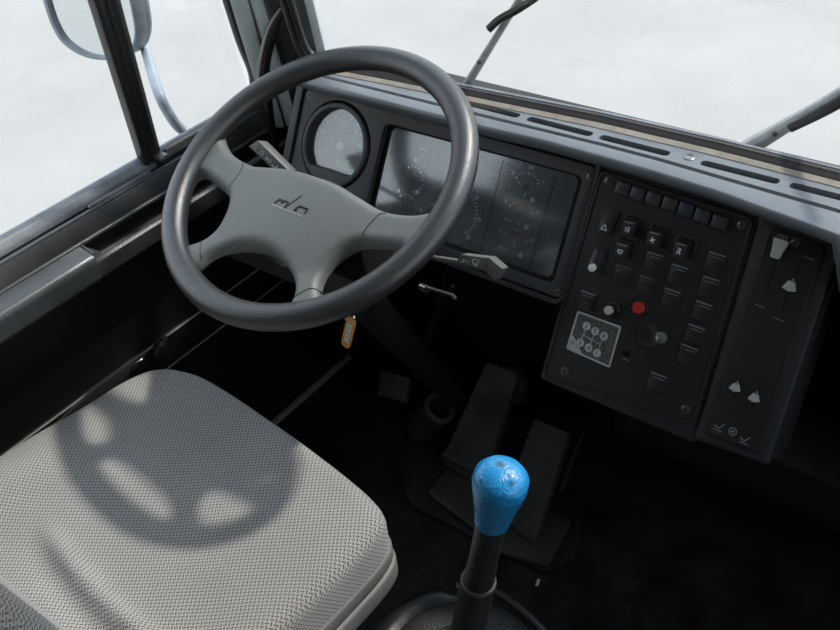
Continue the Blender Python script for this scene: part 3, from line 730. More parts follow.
# blanking plates
bl = [(.497, -.086), (.458, -.117), (.536, -.092), (.497, -.121), (.536, -.127), (.4165, -.170), (.580, -.061), (.582, -.095), (.583, -.130), (.583, -.164), (.582, -.194), (.553, -.247)]
for i, (x, y) in enumerate(bl):
    b = nb(); box(b, (x, y, .0040), (.0270, .0270, .0035), .0012, 2); 
    box(b, (x, y-.002, .0062), (.0215, .0200, .0016), .0010, 2)
    p_ = obj('blanking_plate', b, 'blank', sw)
    b = nb(); box(b, (x-.001, y+.0118, .0063), (.0235, .0018, .0014), .0005); box(b, (x+.0005, y+.0070, .0066), (.0165, .0012, .0010), .0004)
    obj('plate_ridge', b, mat('ridge_highlight_%d' % i, (.24, .26, .27) if i not in (1, 3) else (.12, .13, .135), .35), p_)  # pale ridge colour stands in for edge highlights
# pale indicator, red button, starter knob, cable hole
b = nb(); lathe(b, [(.0125, .002), (.0125, .007), (.0105, .0085), (.0085, .0085), (.0082, .018), (0, .018)], 6, T(.4590, -.1690)); o = obj('pilot_lamp', b, 'panel', sw)
b = nb(); lathe(b, [(.0062, .0165), (.0066, .018), (.0066, .023), (.0055, .0245), (0, .0248)], 24, T(.4590, -.1690)); obj('lamp_cap', b, 'pink', o)
b = nb(); lathe(b, [(.0130, .002), (.0130, .006), (.0118, .0075), (.0100, .0075)], 32, T(.4965, -.1530)); o = obj('push_button', b, 'panel', sw)
b = nb(); lathe(b, [(.0088, .005), (.0088, .0125), (.0078, .0140), (.0040, .0135), (0, .0133)], 32, T(.4965, -.1530)); obj('button_cap', b, 'red', o, label='red push button cap')
b = nb(); lathe(b, [(.0165, .002), (.0165, .0060), (.0150, .0075), (.0135, .0065), (0, .0065)], 36, T(.5215, -.1880)); o = obj('rotary_socket', b, 'blank', sw)
b = nb(); lathe(b, [(.0085, .006), (.0085, .011), (.0060, .012), (.0060, .016), (.0040, .017), (0, .017)], 24, T(.5400, -.1830)); o = obj('switch_nut', b, 'alu', sw, label='bright metal switch nut')
b = nb(); lathe(b, [(.0030, .015), (.0026, .022), (0, .0235)], 16, T(.5400, -.1830)); obj('toggle', b, 'chrome_knob', o)
b = nb(); lathe(b, [(.0060, .0030), (.0060, .0042), (.0045, .0042), (.0040, .0030), (0, .0028)], 20, T(.4960, -.224)); obj('empty_hole', b, 'deep', sw)
b = nb(); poly_stroke(b, [(.4930, -.233), (.4975, -.230), (.502, -.2335)], .0012, .0031); obj('scratch_mark', b, 'mark_dim', sw, smooth=False)
# gear pattern sticker
st_q = [(.4070, -.2480), (.4080, -.1900), (.4770, -.1900), (.4780, -.2510)]
b = nb(); prism(b, st_q, .0030, .0038); s_ = obj('gear_sticker', b, 'stickerdark', sw, smooth=False, label='gear pattern sticker with white frame and numbered circles')
b = nb(); poly_stroke(b, [st_q[0], st_q[1], st_q[2], st_q[3], st_q[0]], .0026, .0038, .0003)
prism(b, [(.4070, -.248), (.4074, -.226), (.4140, -.229), (.4330, -.2490)], .0038, .0041)
SX, SY = (.4285, .4415, .4560), (-.2085, -.2345)
cc = [(.4270, -.2060), (.4420, -.2085), (.4570, -.2110), (.4245, -.2330), (.4395, -.2355), (.4540, -.2385)]
for i in range(3): bar(b, cc[i][0], cc[i][1], cc[i+3][0], cc[i+3][1], .0010, .0038, .0003)
bar(b, .4255, -.2200, .4560, -.2245, .0010, .0038, .0003)
for x, y in cc: prism(b, circ(x, y, .0062, 20), .0039, .0043)
obj('sticker_print', b, 'stickerwhite', s_, smooth=False)
b = nb()
for (x, y), s in zip(cc, '25R341'): text(b, s, .0095, T(x, y, .0044))
text(b, 'D', .008, T(.4125, -.2370, .0042)); obj('sticker_digits', b, 'emboss', s_, smooth=False)

# ------------------------------------------------------------------ heater controls
ht = thing('heater_control_panel', 'narrow black heater panel with grey sliders at the right of the switches', 'control panel', MD)
b = nb(); prism(b, rquad([(.634, -.292), (.629, .006), (.706, .000), (.713, -.290)], .008), .000, .0025, .0015, 2)
slab(b, rquad([(.638, -.287), (.634, .001), (.702, -.004), (.708, -.285)], .007), [rquad([(.6395, -.2855), (.6355, -.0005), (.7005, -.0055), (.7065, -.2835)], .006)], .002, .0033, .0004, 1)
obj('panel_plate', b, 'panel', ht)
def slot(x, y0, y1):
    b = nb(); box(b, (x, (y0+y1)/2, .0026), (.0034, abs(y1-y0), .0008)); return b
for x, y0, y1 in ((.653, -.014, -.078), (.681, -.026, -.098), (.658, -.200, -.232), (.685, -.200, -.236)):
    obj('slider_slot', slot(x, y0, y1), 'deep', ht, smooth=False)
b = nb(); g = nb(); P = rquad([(-.0105, .014), (.0105, .014), (.0075, 0), (.0062, -.012), (-.0062, -.012), (-.0075, 0)], .003)
prism(b, P, .010, .017, .0015, mtx=T(.6530, -.0200, 0, -3)); box(b, (.653, -.0235, .008), (.006, .010, .014), .001); obj('slider_knob', b, 'knobgrey', ht, label='large pale grey slider knob')
for x, y in ((.6815, -.060), (.6570, -.2110), (.6845, -.2150)):
    b = nb(); P = rquad([(-.0095, -.005), (-.004, .006), (.004, .006), (.0095, -.005), (0, -.008)], .0018); sc = 1 if y > -.1 else .82
    prism(b, [(p[0]*sc, p[1]*sc) for p in P], .008, .014, .0012, mtx=T(x, y)); box(b, (x, y, .006), (.004, .006, .010), .0008); o = obj('slider_knob', b, 'knobgrey', ht)
    b = nb(); box(b, (x+.001, y+.0065*sc, .0125), (.0030, .008, .003), .001); obj('knob_pointer', b, 'paint_beige', o)
b = nb()
poly_stroke(b, [(.6455, -.002), (.6455, -.010), (.6560, -.010), (.6570, -.002), (.6455, -.002)], .0009, .0026, .0003); sym_fan(b, .651, -.006, .0026, .0032)
for x, y in ((.690, -.020), (.651, -.098), (.680, -.107)): bar(b, x-.007, y, x+.007, y-.001, .0009, .0026, .0003)
for x, y in ((.6510, -.2730), (.6885, -.2760)): poly_stroke(b, [(x-.006, y), (x, y-.003), (x+.006, y+.005)], .0011, .0026, .0003); bar(b, x-.006, y-.006, x+.006, y-.006, .0009, .0026, .0003)
poly_stroke(b, [(.6705+.0052*math.cos(R(t)), -.2725+.0052*math.sin(R(t))) for t in range(0, 361, 30)], .0010, .0026, .0003); sym_fan(b, .6705, -.2725, .0026, .0028)
obj('panel_symbols', b, 'mark_dim', ht, smooth=False)
add_screw(.668, -.0065, .0026, ht, .0045, 40)

# ------------------------------------------------------------------ steering wheel
WA = R(24.56); WC = V((0, .1977, .8626)); wy_ = V((0, math.cos(WA), math.sin(WA))); wn = V((0, -math.sin(WA), math.cos(WA)))
MW = Matrix(((1, wy_.x, wn.x, WC.x), (0, wy_.y, wn.y, WC.y), (0, wy_.z, wn.z, WC.z), (0, 0, 0, 1)))
wheel = thing('steering_wheel', 'large four-spoke dark grey steering wheel in front of the gauges', 'steering wheel', MW)
RM, rm = .2255, .0185
b = nb(); N1, N2 = 128, 24; rings = []
for i in range(N1):
    a = 2*PI*i/N1; ring = []
    for k in range(N2):
        t = 2*PI*k/N2; rr = rm*(1+.03*math.cos(2*t)); ring.append(b.verts.new(((RM+rr*math.cos(t))*math.cos(a), (RM+rr*math.cos(t))*math.sin(a), rr*1.02*math.sin(t))))
    rings.append(ring)
for i in range(N1):
    A, B_ = rings[i], rings[(i+1) % N1]
    for k in range(N2): b.faces.new((A[k], A[(k+1) % N2], B_[(k+1) % N2], B_[k]))
obj('rim', b, 'wheel', wheel)
def pol(r, a): return (r*math.cos(R(a)), r*math.sin(R(a)))
ri = RM-.004
out_r = [pol(ri, 20), pol(ri, 9), (.1950, .0100), (.165, -.002), (.125, -.006), (.085, -.001), (.045, .005)]
outline = [(0, .0065)]+[(-x, y) for x, y in out_r[::-1]]
# left half going round: upper-left spoke end, left opening, lower-left spoke, bottom opening
outline += [pol(ri, 180), pol(ri, 190), pol(ri, 198), (-.1955, -.052), (-.165, -.056), (-.130, -.066), (-.112, -.086), (-.106, -.114), (-.112, -.142), (-.131, -.161), pol(ri-.004, 228), pol(ri, 236), pol(ri, 241),
            (-.090, -.190), (-.083, -.168), (-.068, -.149), (-.038, -.131), (0, -.124)]
half = outline[1:-1]
full = outline+[(-x, y) for x, y in half[::-1]]
full = [(p.x, p.y) for p in crom([V(p).to_3d() for p in full], 5)]
def htop(x, y, d):
    r = math.hypot(x, y); e = min(1, d/.014); edge = math.sqrt(max(0, 1-(1-e)**2))
    s = max(0, min(1, (r-.12)/.10)); s = s*s*(3-2*s)                # 0 on the hub, 1 at the rim
    base = .000*s + (-.004)*(1-s)
    dome = .014*max(0, 1-((x/.135)**2+((y+.055)/.10)**2))
    return base-.016+.018*edge+dome
def hbot(x, y, d):
    r = math.hypot(x, y); s = max(0, min(1, (r-.10)/.11)); e = min(1, d/.012)
    k = min(1, d/.035)
    return -.010*s+(-.030-.024*k)*(1-s)-.002*e*(1-s)
b = nb(); slab(b, full, [], 0, 0, step=.006, top=htop, bot=hbot, loops=(.0012, .004, .008, .013))
for v_ in b.verts: pass
obj('hub_and_spokes', b, 'hub', wheel, ang=60)
# seams across the spokes
def surf(x, y, dz=.0006):
    return V((x, y, htop(x, y, dist_poly((x, y), [full]))+dz))
for pts in ([(-.140, -.012), (-.132, -.018), (-.128, -.040), (-.129, -.056)], [(.140, -.012), (.132, -.018), (.128, -.040), (.129, -.056)], [(-.118, -.148), (-.108, -.152), (-.098, -.164), (-.090, -.176)], [(.118, -.148), (.108, -.152), (.098, -.164), (.090, -.176)]):
    b = nb(); P = crom([V(p).to_3d() for p in pts], 6, False); tube(b, [surf(p.x, p.y, -.0002) for p in P], .0009, 6); obj('spoke_seam', b, 'emboss', wheel)
# emblem
b = nb()
def stroke3(bm, pts, r, dz=.0003):
    P = []
    for a, c in zip(pts, pts[1:]):
        for k in range(4): P.append((a[0]+(c[0]-a[0])*k/4, a[1]+(c[1]-a[1])*k/4))
    P.append(pts[-1]); tube(bm, [surf(p[0], p[1], dz) for p in P], r, 6)
ex, ey = .008, -.056
stroke3(b, [(ex-.031, ey-.005), (ex-.027, ey+.003), (ex-.021, ey+.003), (ex-.020, ey-.002)], .0011); stroke3(b, [(ex-.020, ey-.001), (ex-.016, ey+.004), (ex-.010, ey+.003), (ex-.010, ey-.007)], .0011)
stroke3(b, [(ex-.010, ey-.007), (ex+.003, ey+.020)], .0008)
stroke3(b, [(ex+.007, ey-.004), (ex+.012, ey+.004), (ex+.026, ey+.004), (ex+.026, ey-.004)], .0013); stroke3(b, [(ex+.007, ey-.005), (ex+.012, ey-.004)], .001)
em = obj('emblem', b, 'emboss', wheel, label='dark embossed maker emblem')
b = nb(); stroke3(b, [(ex-.033, ey-.0085), (ex+.026, ey-.0095)], .0006, .0001); obj('emblem_line', b, 'stickerwhite', em)
# collar and back boss under the hub
b = nb(); lathe(b, [(.052, -.0585), (.060, -.055), (.075, -.045), (.070, -.030)], 40, T(0, -.05)); obj('back_boss', b, 'wheel', wheel)

# ------------------------------------------------------------------ steering column with stalks
col = thing('steering_column', 'black steering column shroud under the wheel carrying two grey stalks', 'steering column', MW)
b = nb(); g = nb(); P = rrect(-.170, -.105, .150, -.004, .03)  # shroud widened to block sun through the wheel's upper opening
rg = []
for z, q, xl, xr in ((-.059, .92, .70, .97), (-.066, 1, .76, 1), (-.13, 1.0, 1.28, .85), (-.20, .5, .5, .5)):
    rg.append([g.verts.new((p[0]*(xl if p[0] < 0 else xr), (p[1]+.05)*(q if p[1] > -.05 or z != -.13 else 1.2)-.05, z)) for p in P])
for A, B_ in zip(rg, rg[1:]):
    for k in range(len(A)): g.faces.new((A[k], A[(k+1) % len(A)], B_[(k+1) % len(A)], B_[k]))
g.faces.new(rg[0]); g.faces.new(rg[-1][::-1]); merge(b, g); obj('shroud', b, 'shroud', col)
b = nb(); tube(b, [(0, -.05, -.20), (0, -.05, -.34), (0, -.02, -.70)], [.034, .030, .024], 20); obj('column_tube', b, 'deep', col)
iw = MW.inverted()
# right stalk
sr = [iw @ hy(425, 256, .275), iw @ hy(458, 261, .28)]
b = nb(); tube(b, [iw @ V((.05, .262, .735)), sr[0], sr[1]], .0035, 10); sk = obj('wiper_stalk', b, 'alu', col)
def stalk_body(px, y, thick):
    """flat paddle: outline surveyed on a vertical plane, thickness away from the cab"""
    P = [hy(u, v, y) for u, v in px]; b = nb()
    A = [b.verts.new(iw @ p) for p in P]; B_ = [b.verts.new(iw @ (p+V(thick))) for p in P]; n = len(P)
    b.faces.new(A); b.faces.new(B_[::-1])
    for k in range(n): b.faces.new((A[k], A[(k+1) % n], B_[(k+1) % n], B_[k]))
    bevel_sharp(b, .0016, 2, 20); return b
b = nb(); merge(b, stalk_body([(455, 264), (461, 254.5), (485, 257.5), (490, 270), (483, 270.5)], .272, (-.004, .022, -.012)))
merge(b, stalk_body([(485, 257.5), (489, 257.5), (502.5, 269), (494.5, 281), (483, 270.5)], .272, (-.004, .022, -.012)))
obj('stalk_paddle', b, 'stalk', sk, label='grey wiper stalk paddle with white symbols')
b = nb()
def sy(u, v, y=.2705): return iw @ hy(u, v, y)
def pxstroke(bm, pts, r, y): tube(bm, [sy(u, v, y) for u, v in pts], r, 5)
pxstroke(b, [(463, 259), (464, 263)], .0006, .2715); pxstroke(b, [(460, 262), (466, 260)], .0006, .2715); pxstroke(b, [(467, 262), (469, 262.5)], .0006, .2715)
pxstroke(b, [(472, 260), (475, 259.3), (479, 260.5), (477, 265), (474, 265.5), (472, 260)], .0006, .2715); pxstroke(b, [(475, 263), (476, 267)], .0006, .2715)
obj('stalk_symbols', b, 'mark', sk)
# left stalk
b = nb(); tube(b, [iw @ V((-.05, .285, .745)), iw @ hy(285, 175, .305)], .004, 10); sl = obj('light_stalk', b, 'alu', col)
b = nb(); merge(b, stalk_body([(248, 146), (257.5, 140), (288, 170), (281, 177)], .30, (.002, .018, -.010))); obj('stalk_paddle', b, 'stalk', sl, label='grey light stalk paddle with white symbols')
b = nb()
for (u, v) in ((255, 146.5), (262, 153)):
    pxstroke(b, [(u-1.5, v-.8), (u-.3, v-2), (u+1.6, v-.6), (u+1, v+1.8), (u-.6, v+1.6)], .0005, .2995); pxstroke(b, [(u-3.0, v-1.2), (u-1.8, v-.2)], .0004, .2995)
for (u, v) in ((267, 158.5), (270, 161), (279.5, 171)):
    pxstroke(b, [(u+1.3*math.cos(R(t)), v+1.3*math.sin(R(t))) for t in range(0, 361, 60)], .0005, .2995)
pxstroke(b, [(272, 165), (274, 167.5), (276.5, 168), (277, 166)], .0007, .2995); pxstroke(b, [(275, 170), (278, 166)], .0005, .2995)
obj('stalk_symbols', b, 'mark', sl)
# tilt lever
b = nb(); tube(b, [iw @ hy(421, 287, .27), iw @ hy(427, 289, .268)], .0060, 12); lv = obj('tilt_lever_nut', b, 'steel', col)
b = nb(); tube(b, [iw @ hy(427, 288, .27), iw @ hy(431, 289, .268), iw @ hy(453, 296, .262), iw @ hy(455, 299, .262)], [.004, .0036, .0036, .0036], 10); obj('tilt_lever', b, 'steel', lv).data.materials[0] = mat('dark_steel', (.12, .12, .12), .3, metal=.8)
# ignition lock
b = nb(); tube(b, [V((.045, -.085, -.155)), iw @ hy(356, 316, .196)], [.018, .014], 20); obj('ignition_lock', b, 'panel', col)
# key with tag
kc = hy(352, 314, .186)
key = thing('ignition_key', 'ignition key with an orange and white tag hanging below the steering wheel rim', 'key', Matrix.Translation(kc))
ik = Matrix.Translation(-kc)
b = nb(); tube(b, [V((0, .012, .002)), V((0, -.002, -.001))], .0035, 10); lathe(b, [(0, -.0016), (.010, -.0016), (.011, 0), (.010, .0016), (0, .0016)], 20, Matrix.Translation((0, -.006, -.002)) @ Matrix.Rotation(R(70), 4, 'X')); obj('key_head', b, 'steel', key)
b = nb(); tube(b, [V((.008*math.cos(R(t)), -.006, -.010+.008*math.sin(R(t)))) for t in range(0, 361, 24)], .0008, 6); obj('key_ring', b, 'steel', key)
tg0, tg1 = hy(352, 319, .178)-kc, hy(345.5, 346, .178)-kc
ax = (tg1-tg0); L = ax.length; ax.normalize(); sd = V((1, 0, 0)); sd = (sd-ax*sd.dot(ax)).normalized(); nn = ax.cross(sd)
if nn.y > 0: nn = -nn
MT = Matrix(((sd.x, ax.x, nn.x, tg0.x), (sd.y, ax.y, nn.y, tg0.y), (sd.z, ax.z, nn.z, tg0.z), (0, 0, 0, 1)))
b = nb(); slab(b, rrect(-.0085, -.002, .0085, L+.001, .0080), [circ(0, L-.006, .0018, 10)], -.0018, .0018, .0010, 2, mtx=MT); tg = obj('key_tag', b, 'orange', key, label='orange plastic key tag')
b = nb(); prism(b, rrect(-.0045, .007, .0045, L-.011, .001), .0017, .0022, 0, mtx=MT); obj('tag_paper', b, 'paper', tg, smooth=False)
b = nb()
for k in range(5):
    y = .010+k*(L-.023)/4; bar(b, -.003, y, .003, y+.001*(-1)**k, .0012, .0022, .0002)
bmesh.ops.transform(b, matrix=MT, verts=b.verts[:]); obj('tag_writing', b, 'ink', tg, smooth=False)

# ------------------------------------------------------------------ driver's seat
seat = thing('driver_seat', 'driver seat with grey woven fabric cushion and pale plastic side shell', 'seat', (0, -.22, 0))
iS = Matrix.Translation((0, .22, 0))
cushion = [(-.269, .030), (-.238, .043), (-.195, .051), (-.115, .048), (-.030, .040), (.07, .029), (.155, .0165), (.218, .003), (.250, -.014), (.262, -.048), (.262, -.12), (.256, -.25), (.25, -.42), (.235, -.50), (-.29, -.50), (-.325, -.42), (-.336, -.27), (-.328, -.17), (-.316, -.10), (-.309, -.04), (-.294, .005)]
cpoly = [(p.x, p.y) for p in crom([V(p).to_3d() for p in cushion], 6)]
def ctop(x, y, d):
    r = .026; e = min(1, d/r); edge = math.sqrt(max(0, 1-(1-e)**2)); z = .484+.026*edge
    # bolster ridges left and right, rising to the rear; dished centre
    rear = max(0, min(1, (-.12-y)/.25)); rear = rear*rear*(3-2*rear)
    z += rear*(.022*math.exp(-((x+.27)/.05)**2)+.014*math.exp(-((x-.24)/.05)**2))
    z -= .010*math.exp(-((x+.01)/.13)**2-((y+.22)/.12)**2)
    # crease across the back
    sx = x-.02; yr = -.330+.5*(sx)**2-.10*sx
    fa = min(1, 2.2*max(0, 1-abs(x-.01)/.17))
    z += .017*math.exp(-((y-yr)/.014)**2)*fa
    z -= .006*math.exp(-((y-yr+.030)/.016)**2)*fa
    z += .0015*noise.noise(V((x*12, y*12, 3)))
    return z
def cbot(x, y, d): return .440
b = nb(); slab(b, cpoly, [], 0, 0, step=.009, top=ctop, bot=cbot, loops=(.0015, .005, .010, .017, .025)); bmesh.ops.transform(b, matrix=iS, verts=b.verts[:]); cu = obj('cushion', b, 'fabric', seat, ang=75)
b = nb(); pp = [(-.236, .020), (-.212, -.035), (-.184, -.094)]; P = crom([V(p).to_3d() for p in pp], 8, False)
tube(b, [V((p.x, p.y+.22, ctop(p.x, p.y, dist_poly((p.x, p.y), [cpoly]))-.0006)) for p in P], .0012, 6); obj('cushion_seam', b, 'piping', cu)
def offs(poly, d):
    c = V((-.02, -.22)); return [tuple(c+(V(p)-c)*(1+d/((V(p)-c).length))) for p in poly]
b = nb(); slab(b, offs(cpoly, .003), [offs(cpoly, -.02)], .414, .442, .006, 3); bmesh.ops.transform(b, matrix=iS, verts=b.verts[:]); obj('side_shell', b, 'shell', seat)
b = nb(); slab(b, offs(cpoly, .006), [offs(cpoly, -.03)], .375, .4115, .008, 3); bmesh.ops.transform(b, matrix=iS, verts=b.verts[:]); obj('side_shell', b, 'shell', seat)
b = nb(); prism(b, offs(cpoly, -.012), .385, .440); bmesh.ops.transform(b, matrix=iS, verts=b.verts[:]); obj('seat_pan', b, 'deep', seat)
b = nb(); box(b, (-.02, -.02, .345), (.40, .36, .07), .02); box(b, (-.02, 0, .17), (.30, .30, .32), .03); box(b, (-.02, 0, .015), (.42, .42, .03), .006); obj('seat_base', b, 'panel', seat)
# backrest
b = nb()
def bq(x, z, side):
    t = (z-.46)/.72; wd = .265-.05*t*t; u = min(1, abs(x+.02)/wd)
    th = .060*math.sqrt(max(0, 1-u**6))*math.sqrt(max(0, 1-max(0, (t-.85)/.15)**2))
    y0 = -.455-.16*t
    bol = .030*math.exp(-((abs(x+.02)-wd*.82)/.05)**2)
    belly = .020*math.exp(-((t-.06)/.10)**2)
    return y0+side*(th)+(bol+belly if side > 0 else 0)
NX, NZ = 30, 30; G = {}
for s in (1, -1):
    for i in range(NX+1):
        for j in range(NZ+1):
            t = j/NZ; z = .46+.72*t; wd = (.265-.05*t*t)*(1-.25*max(0, (t-.8)/.2)**2); x = -.02+wd*math.sin(PI/2*(2*i/NX-1)); G[s, i, j] = b.verts.new((x, bq(x, z, s)+.22, z))
    for i in range(NX):
        for j in range(NZ): b.faces.new((G[s, i, j], G[s, i+1, j], G[s, i+1, j+1], G[s, i, j+1]))
for i in range(NX):
    for j in (0, NZ): b.faces.new((G[1, i, j], G[1, i+1, j], G[-1, i+1, j], G[-1, i, j]))
for j in range(NZ):
    for i in (0, NX): b.faces.new((G[1, i, j], G[1, i, j+1], G[-1, i, j+1], G[-1, i, j]))
bmesh.ops.remove_doubles(b, verts=b.verts[:], dist=.0004); obj('backrest', b, 'fabric', seat, ang=80)

# ------------------------------------------------------------------ gear lever and its console
kx = V((.475, -.05, .751)); sx0 = V((.400, -.056, .345)); ax = (kx-sx0).normalized()
qr = V((0, 0, 1)).rotation_difference(ax).to_matrix().to_4x4()
ML = Matrix.Translation(sx0) @ qr; Lk = (kx-sx0).length
lever = thing('gear_lever', 'tall black gear lever with its knob wrapped in shiny blue tape', 'gear lever', ML)
b = nb(); lathe(b, [(.0225, .0), (.0225, .150), (.0212, .202), (.0205, .202)], 28); obj('lower_sleeve', b, 'lever', lever)
b = nb(); lathe(b, [(.0218, .200), (.0226, .2025), (.0226, .2050), (.0208, .208)], 28, cap=True); obj('sleeve_ring', b, mat('worn_ring', (.13, .125, .115), .35, metal=.4), lever)
b = nb(); lathe(b, [(.0203, .206), (.0190, .22), (.0176, .26), (.0176, .35)], 28); obj('upper_sleeve', b, 'lever', lever)
b = nb(); prof = [(.0178, Lk-.077), (.0202, Lk-.075), (.0218, Lk-.060), (.0248, Lk-.042), (.0280, Lk-.022), (.0305, Lk-.007), (.0312, Lk+.001), (.0297, Lk+.0085), (.0245, Lk+.0155), (.0160, Lk+.0200), (.008, Lk+.0217), (0, Lk+.022)]
pp = crom([V((r, z, 0)) for r, z in prof], 4, False); lathe(b, [(max(0, p.x), p.y) for p in pp], 48)
for v_ in b.verts:
    nz = noise.noise(v_.co*70)*.0007+noise.noise(V((v_.co.x*25, v_.co.y*25, v_.co.z*220)))*.0006; d = V((v_.co.x, v_.co.y, 0))
    if d.length > 1e-4: v_.co += d.normalized()*nz
kb = obj('knob', b, 'tape', lever, label='knob wrapped in glossy blue tape', ang=80)
def on_sphere(u, v, c, r):
    d = (Fw + Rt*((u-420)/FPX) - Up*((v-315)/FPX)).normalized(); o_ = CAM-c; bq_ = o_.dot(d); return CAM+d*(-bq_-math.sqrt(max(0, bq_*bq_-o_.length_squared+r*r)))
tt = M['tape'].node_tree; pr_ = next(n for n in tt.nodes if n.type == 'BSDF_PRINCIPLED'); last = pr_.inputs['Base Color'].links[0].from_socket; tcn = next(n for n in tt.nodes if n.type == 'TEX_COORD')
for (u, v, sx_, sz_) in ((500, 465, .0052, .0060), (511, 485, .0034, .0065), (488, 484, .0024, .0050), (509, 476, .0026, .0055)):
    # small dark tears at fixed spots of the knob
    q = ML.inverted() @ on_sphere(u, v, kx-ax*.0085, .0300)
    sb = tt.nodes.new('ShaderNodeVectorMath'); sb.operation = 'SUBTRACT'; tt.links.new(tcn.outputs['Object'], sb.inputs[0]); sb.inputs[1].default_value = q
    ml = tt.nodes.new('ShaderNodeVectorMath'); ml.operation = 'MULTIPLY'; tt.links.new(sb.outputs[0], ml.inputs[0]); ml.inputs[1].default_value = (1/sx_, 1/sx_, 1/sz_)
    ln = tt.nodes.new('ShaderNodeVectorMath'); ln.operation = 'LENGTH'; tt.links.new(ml.outputs[0], ln.inputs[0])
    lt = tt.nodes.new('ShaderNodeMapRange'); lt.inputs[1].default_value = .75; lt.inputs[2].default_value = 1.05; lt.inputs[3].default_value = .85; lt.inputs[4].default_value = 0; tt.links.new(ln.outputs['Value'], lt.inputs[0])
    mx_ = tt.nodes.new('ShaderNodeMix'); mx_.data_type = 'RGBA'; mx_.inputs[7].default_value = (.045, .10, .14, 1); tt.links.new(lt.outputs[0], mx_.inputs[0]); tt.links.new(last, mx_.inputs[6]); last = mx_.outputs[2]
tt.links.new(last, pr_.inputs['Base Color'])
cons = thing('gear_console', 'black moulded console with a grained gaiter round the gear lever foot', 'console', (.40, -.10, 0))
b = nb(); P = [(p.x, p.y) for p in crom([V((x, y, 0)) for x, y in ((.215, -.25), (.215, -.05), (.235, .035), (.275, .075), (.33, .078), (.43, .066), (.52, .03), (.60, -.03), (.62, -.25))], 6)]
def kt(x, y, d):
    e = min(1, d/.05); z = .20+.09*math.sqrt(max(0, 1-(1-e)**2))
    r = math.hypot(x-.40, y+.06)
    z += .018*math.exp(-((r-.135)/.022)**2)
    z -= .012*math.exp(-((x-.305)/.012)**2-((y-.062)/.02)**2)
    return z
slab(b, P, [], 0, 0, step=.011, top=kt, bot=lambda x, y, d: .0)
bmesh.ops.transform(b, matrix=Matrix.Translation((-.40, .10, 0)), verts=b.verts[:]); obj('console_body', b, 'console', cons, ang=70)
b = nb(); lathe(b, [(.122, .285), (.117, .303), (.104, .315), (.084, .321), (.068, .320), (.060, .312), (.057, .296)], 56, T(0, .042), cap=False); obj('gaiter_ring', b, 'gaiter', cons)
b = nb(); lathe(b, [(.058, .297), (.052, .310), (.046, .303), (.041, .318), (.035, .314), (.030, .330), (.0255, .345), (.0240, .356)], 40, T(0.0, .042), cap=False); obj('rubber_boot', b, 'rubber', cons)
b = nb(); tube(b, crom([(.30-.40, .062+.10, .285), (.345-.40, .092+.10, .276), (.44-.40, .076+.10, .284), (.54-.40, .030+.10, .28), (.62-.40, -.04+.10, .27)], 8, False), .007, 10); obj('console_edge', b, 'console', cons)

# ------------------------------------------------------------------ pedals
def treadle_plane(y0, z0, ang): return V((0, y0, z0)), V((0, -math.sin(R(ang)), math.cos(R(ang))))
def pad(px, plane, th, ribs=0, m='pedal', bev=.004):
    P0, n = plane; Q = [hit(u, v, P0, n) for u, v in px]
    ex_ = V((1, 0, 0)); ey_ = n.cross(ex_)
    Mx = Matrix(((ex_.x, ey_.x, n.x, P0.x), (ex_.y, ey_.y, n.y, P0.y), (ex_.z, ey_.z, n.z, P0.z), (0, 0, 0, 1)))
    L_ = [Mx.inverted() @ q for q in Q]; b = nb(); prism(b, rquad([(q.x, q.y) for q in L_], .006, 3), -th, 0, bev, 2)
    if ribs:
        for k in range(ribs):
            t = (k+.5)/ribs; a = L_[0].lerp(L_[3], t); c = L_[1].lerp(L_[2], t); d = (c-a)*.08; bar(b, a.x+d.x, a.y+d.y, c.x-d.x, c.y-d.y, .005, -.001, .003)
    bmesh.ops.transform(b, matrix=Mx, verts=b.verts[:]); return b
brake = thing('brake_pedal', 'large ribbed black brake treadle left of the gear knob', 'pedal', (.03, .45, 0))
iB = Matrix.Translation((-.03, -.45, 0))
pb = treadle_plane(.42, .04, 48)
b = pad([(486, 362), (519, 374), (481, 486), (440, 462)], pb, .028, 14); bmesh.ops.transform(b, matrix=iB, verts=b.verts[:]); obj('treadle', b, 'pedal', brake)
b = pad([(427, 492), (452, 462), (500, 500), (478, 532)], (V((0, 0, .024)), V((0, 0, 1))), .012, 0, 'pedplate'); bmesh.ops.transform(b, matrix=iB, verts=b.verts[:]); obj('base_plate', b, 'pedplate', brake)
b = nb(); box(b, (.0, .0, .045), (.09, .05, .04), .008); obj('hinge_block', b, 'pedal', brake)
gas = thing('accelerator_pedal', 'large black accelerator treadle right of the blue gear knob', 'pedal', (.22, .45, 0)); iG = Matrix.Translation((-.22, -.45, 0))
b = pad([(534, 418), (569, 433), (534, 546), (498, 516)], treadle_plane(.36, .03, 40), .022, 12); bmesh.ops.transform(b, matrix=iG, verts=b.verts[:]); obj('treadle', b, 'pedal', gas)
b = pad([(488, 548), (520, 500), (572, 520), (548, 566)], (V((0, 0, .023)), V((0, 0, 1))), .012, 0, 'pedplate'); bmesh.ops.transform(b, matrix=iG, verts=b.verts[:]); obj('base_plate', b, 'pedplate', gas)
cl_p = thing('clutch_pedal', 'small worn clutch pedal pad on a thin arm left of the rubber sleeve', 'pedal', (-.14, .5, .15)); iC = Matrix.Translation((.14, -.5, -.15))
b = pad([(380, 369), (410, 378), (405, 403), (377, 395)], treadle_plane(.50, .15, 40), .016, 4, bev=.003); bmesh.ops.transform(b, matrix=iC, verts=b.verts[:]); obj('pedal_pad', b, 'pedal', cl_p)
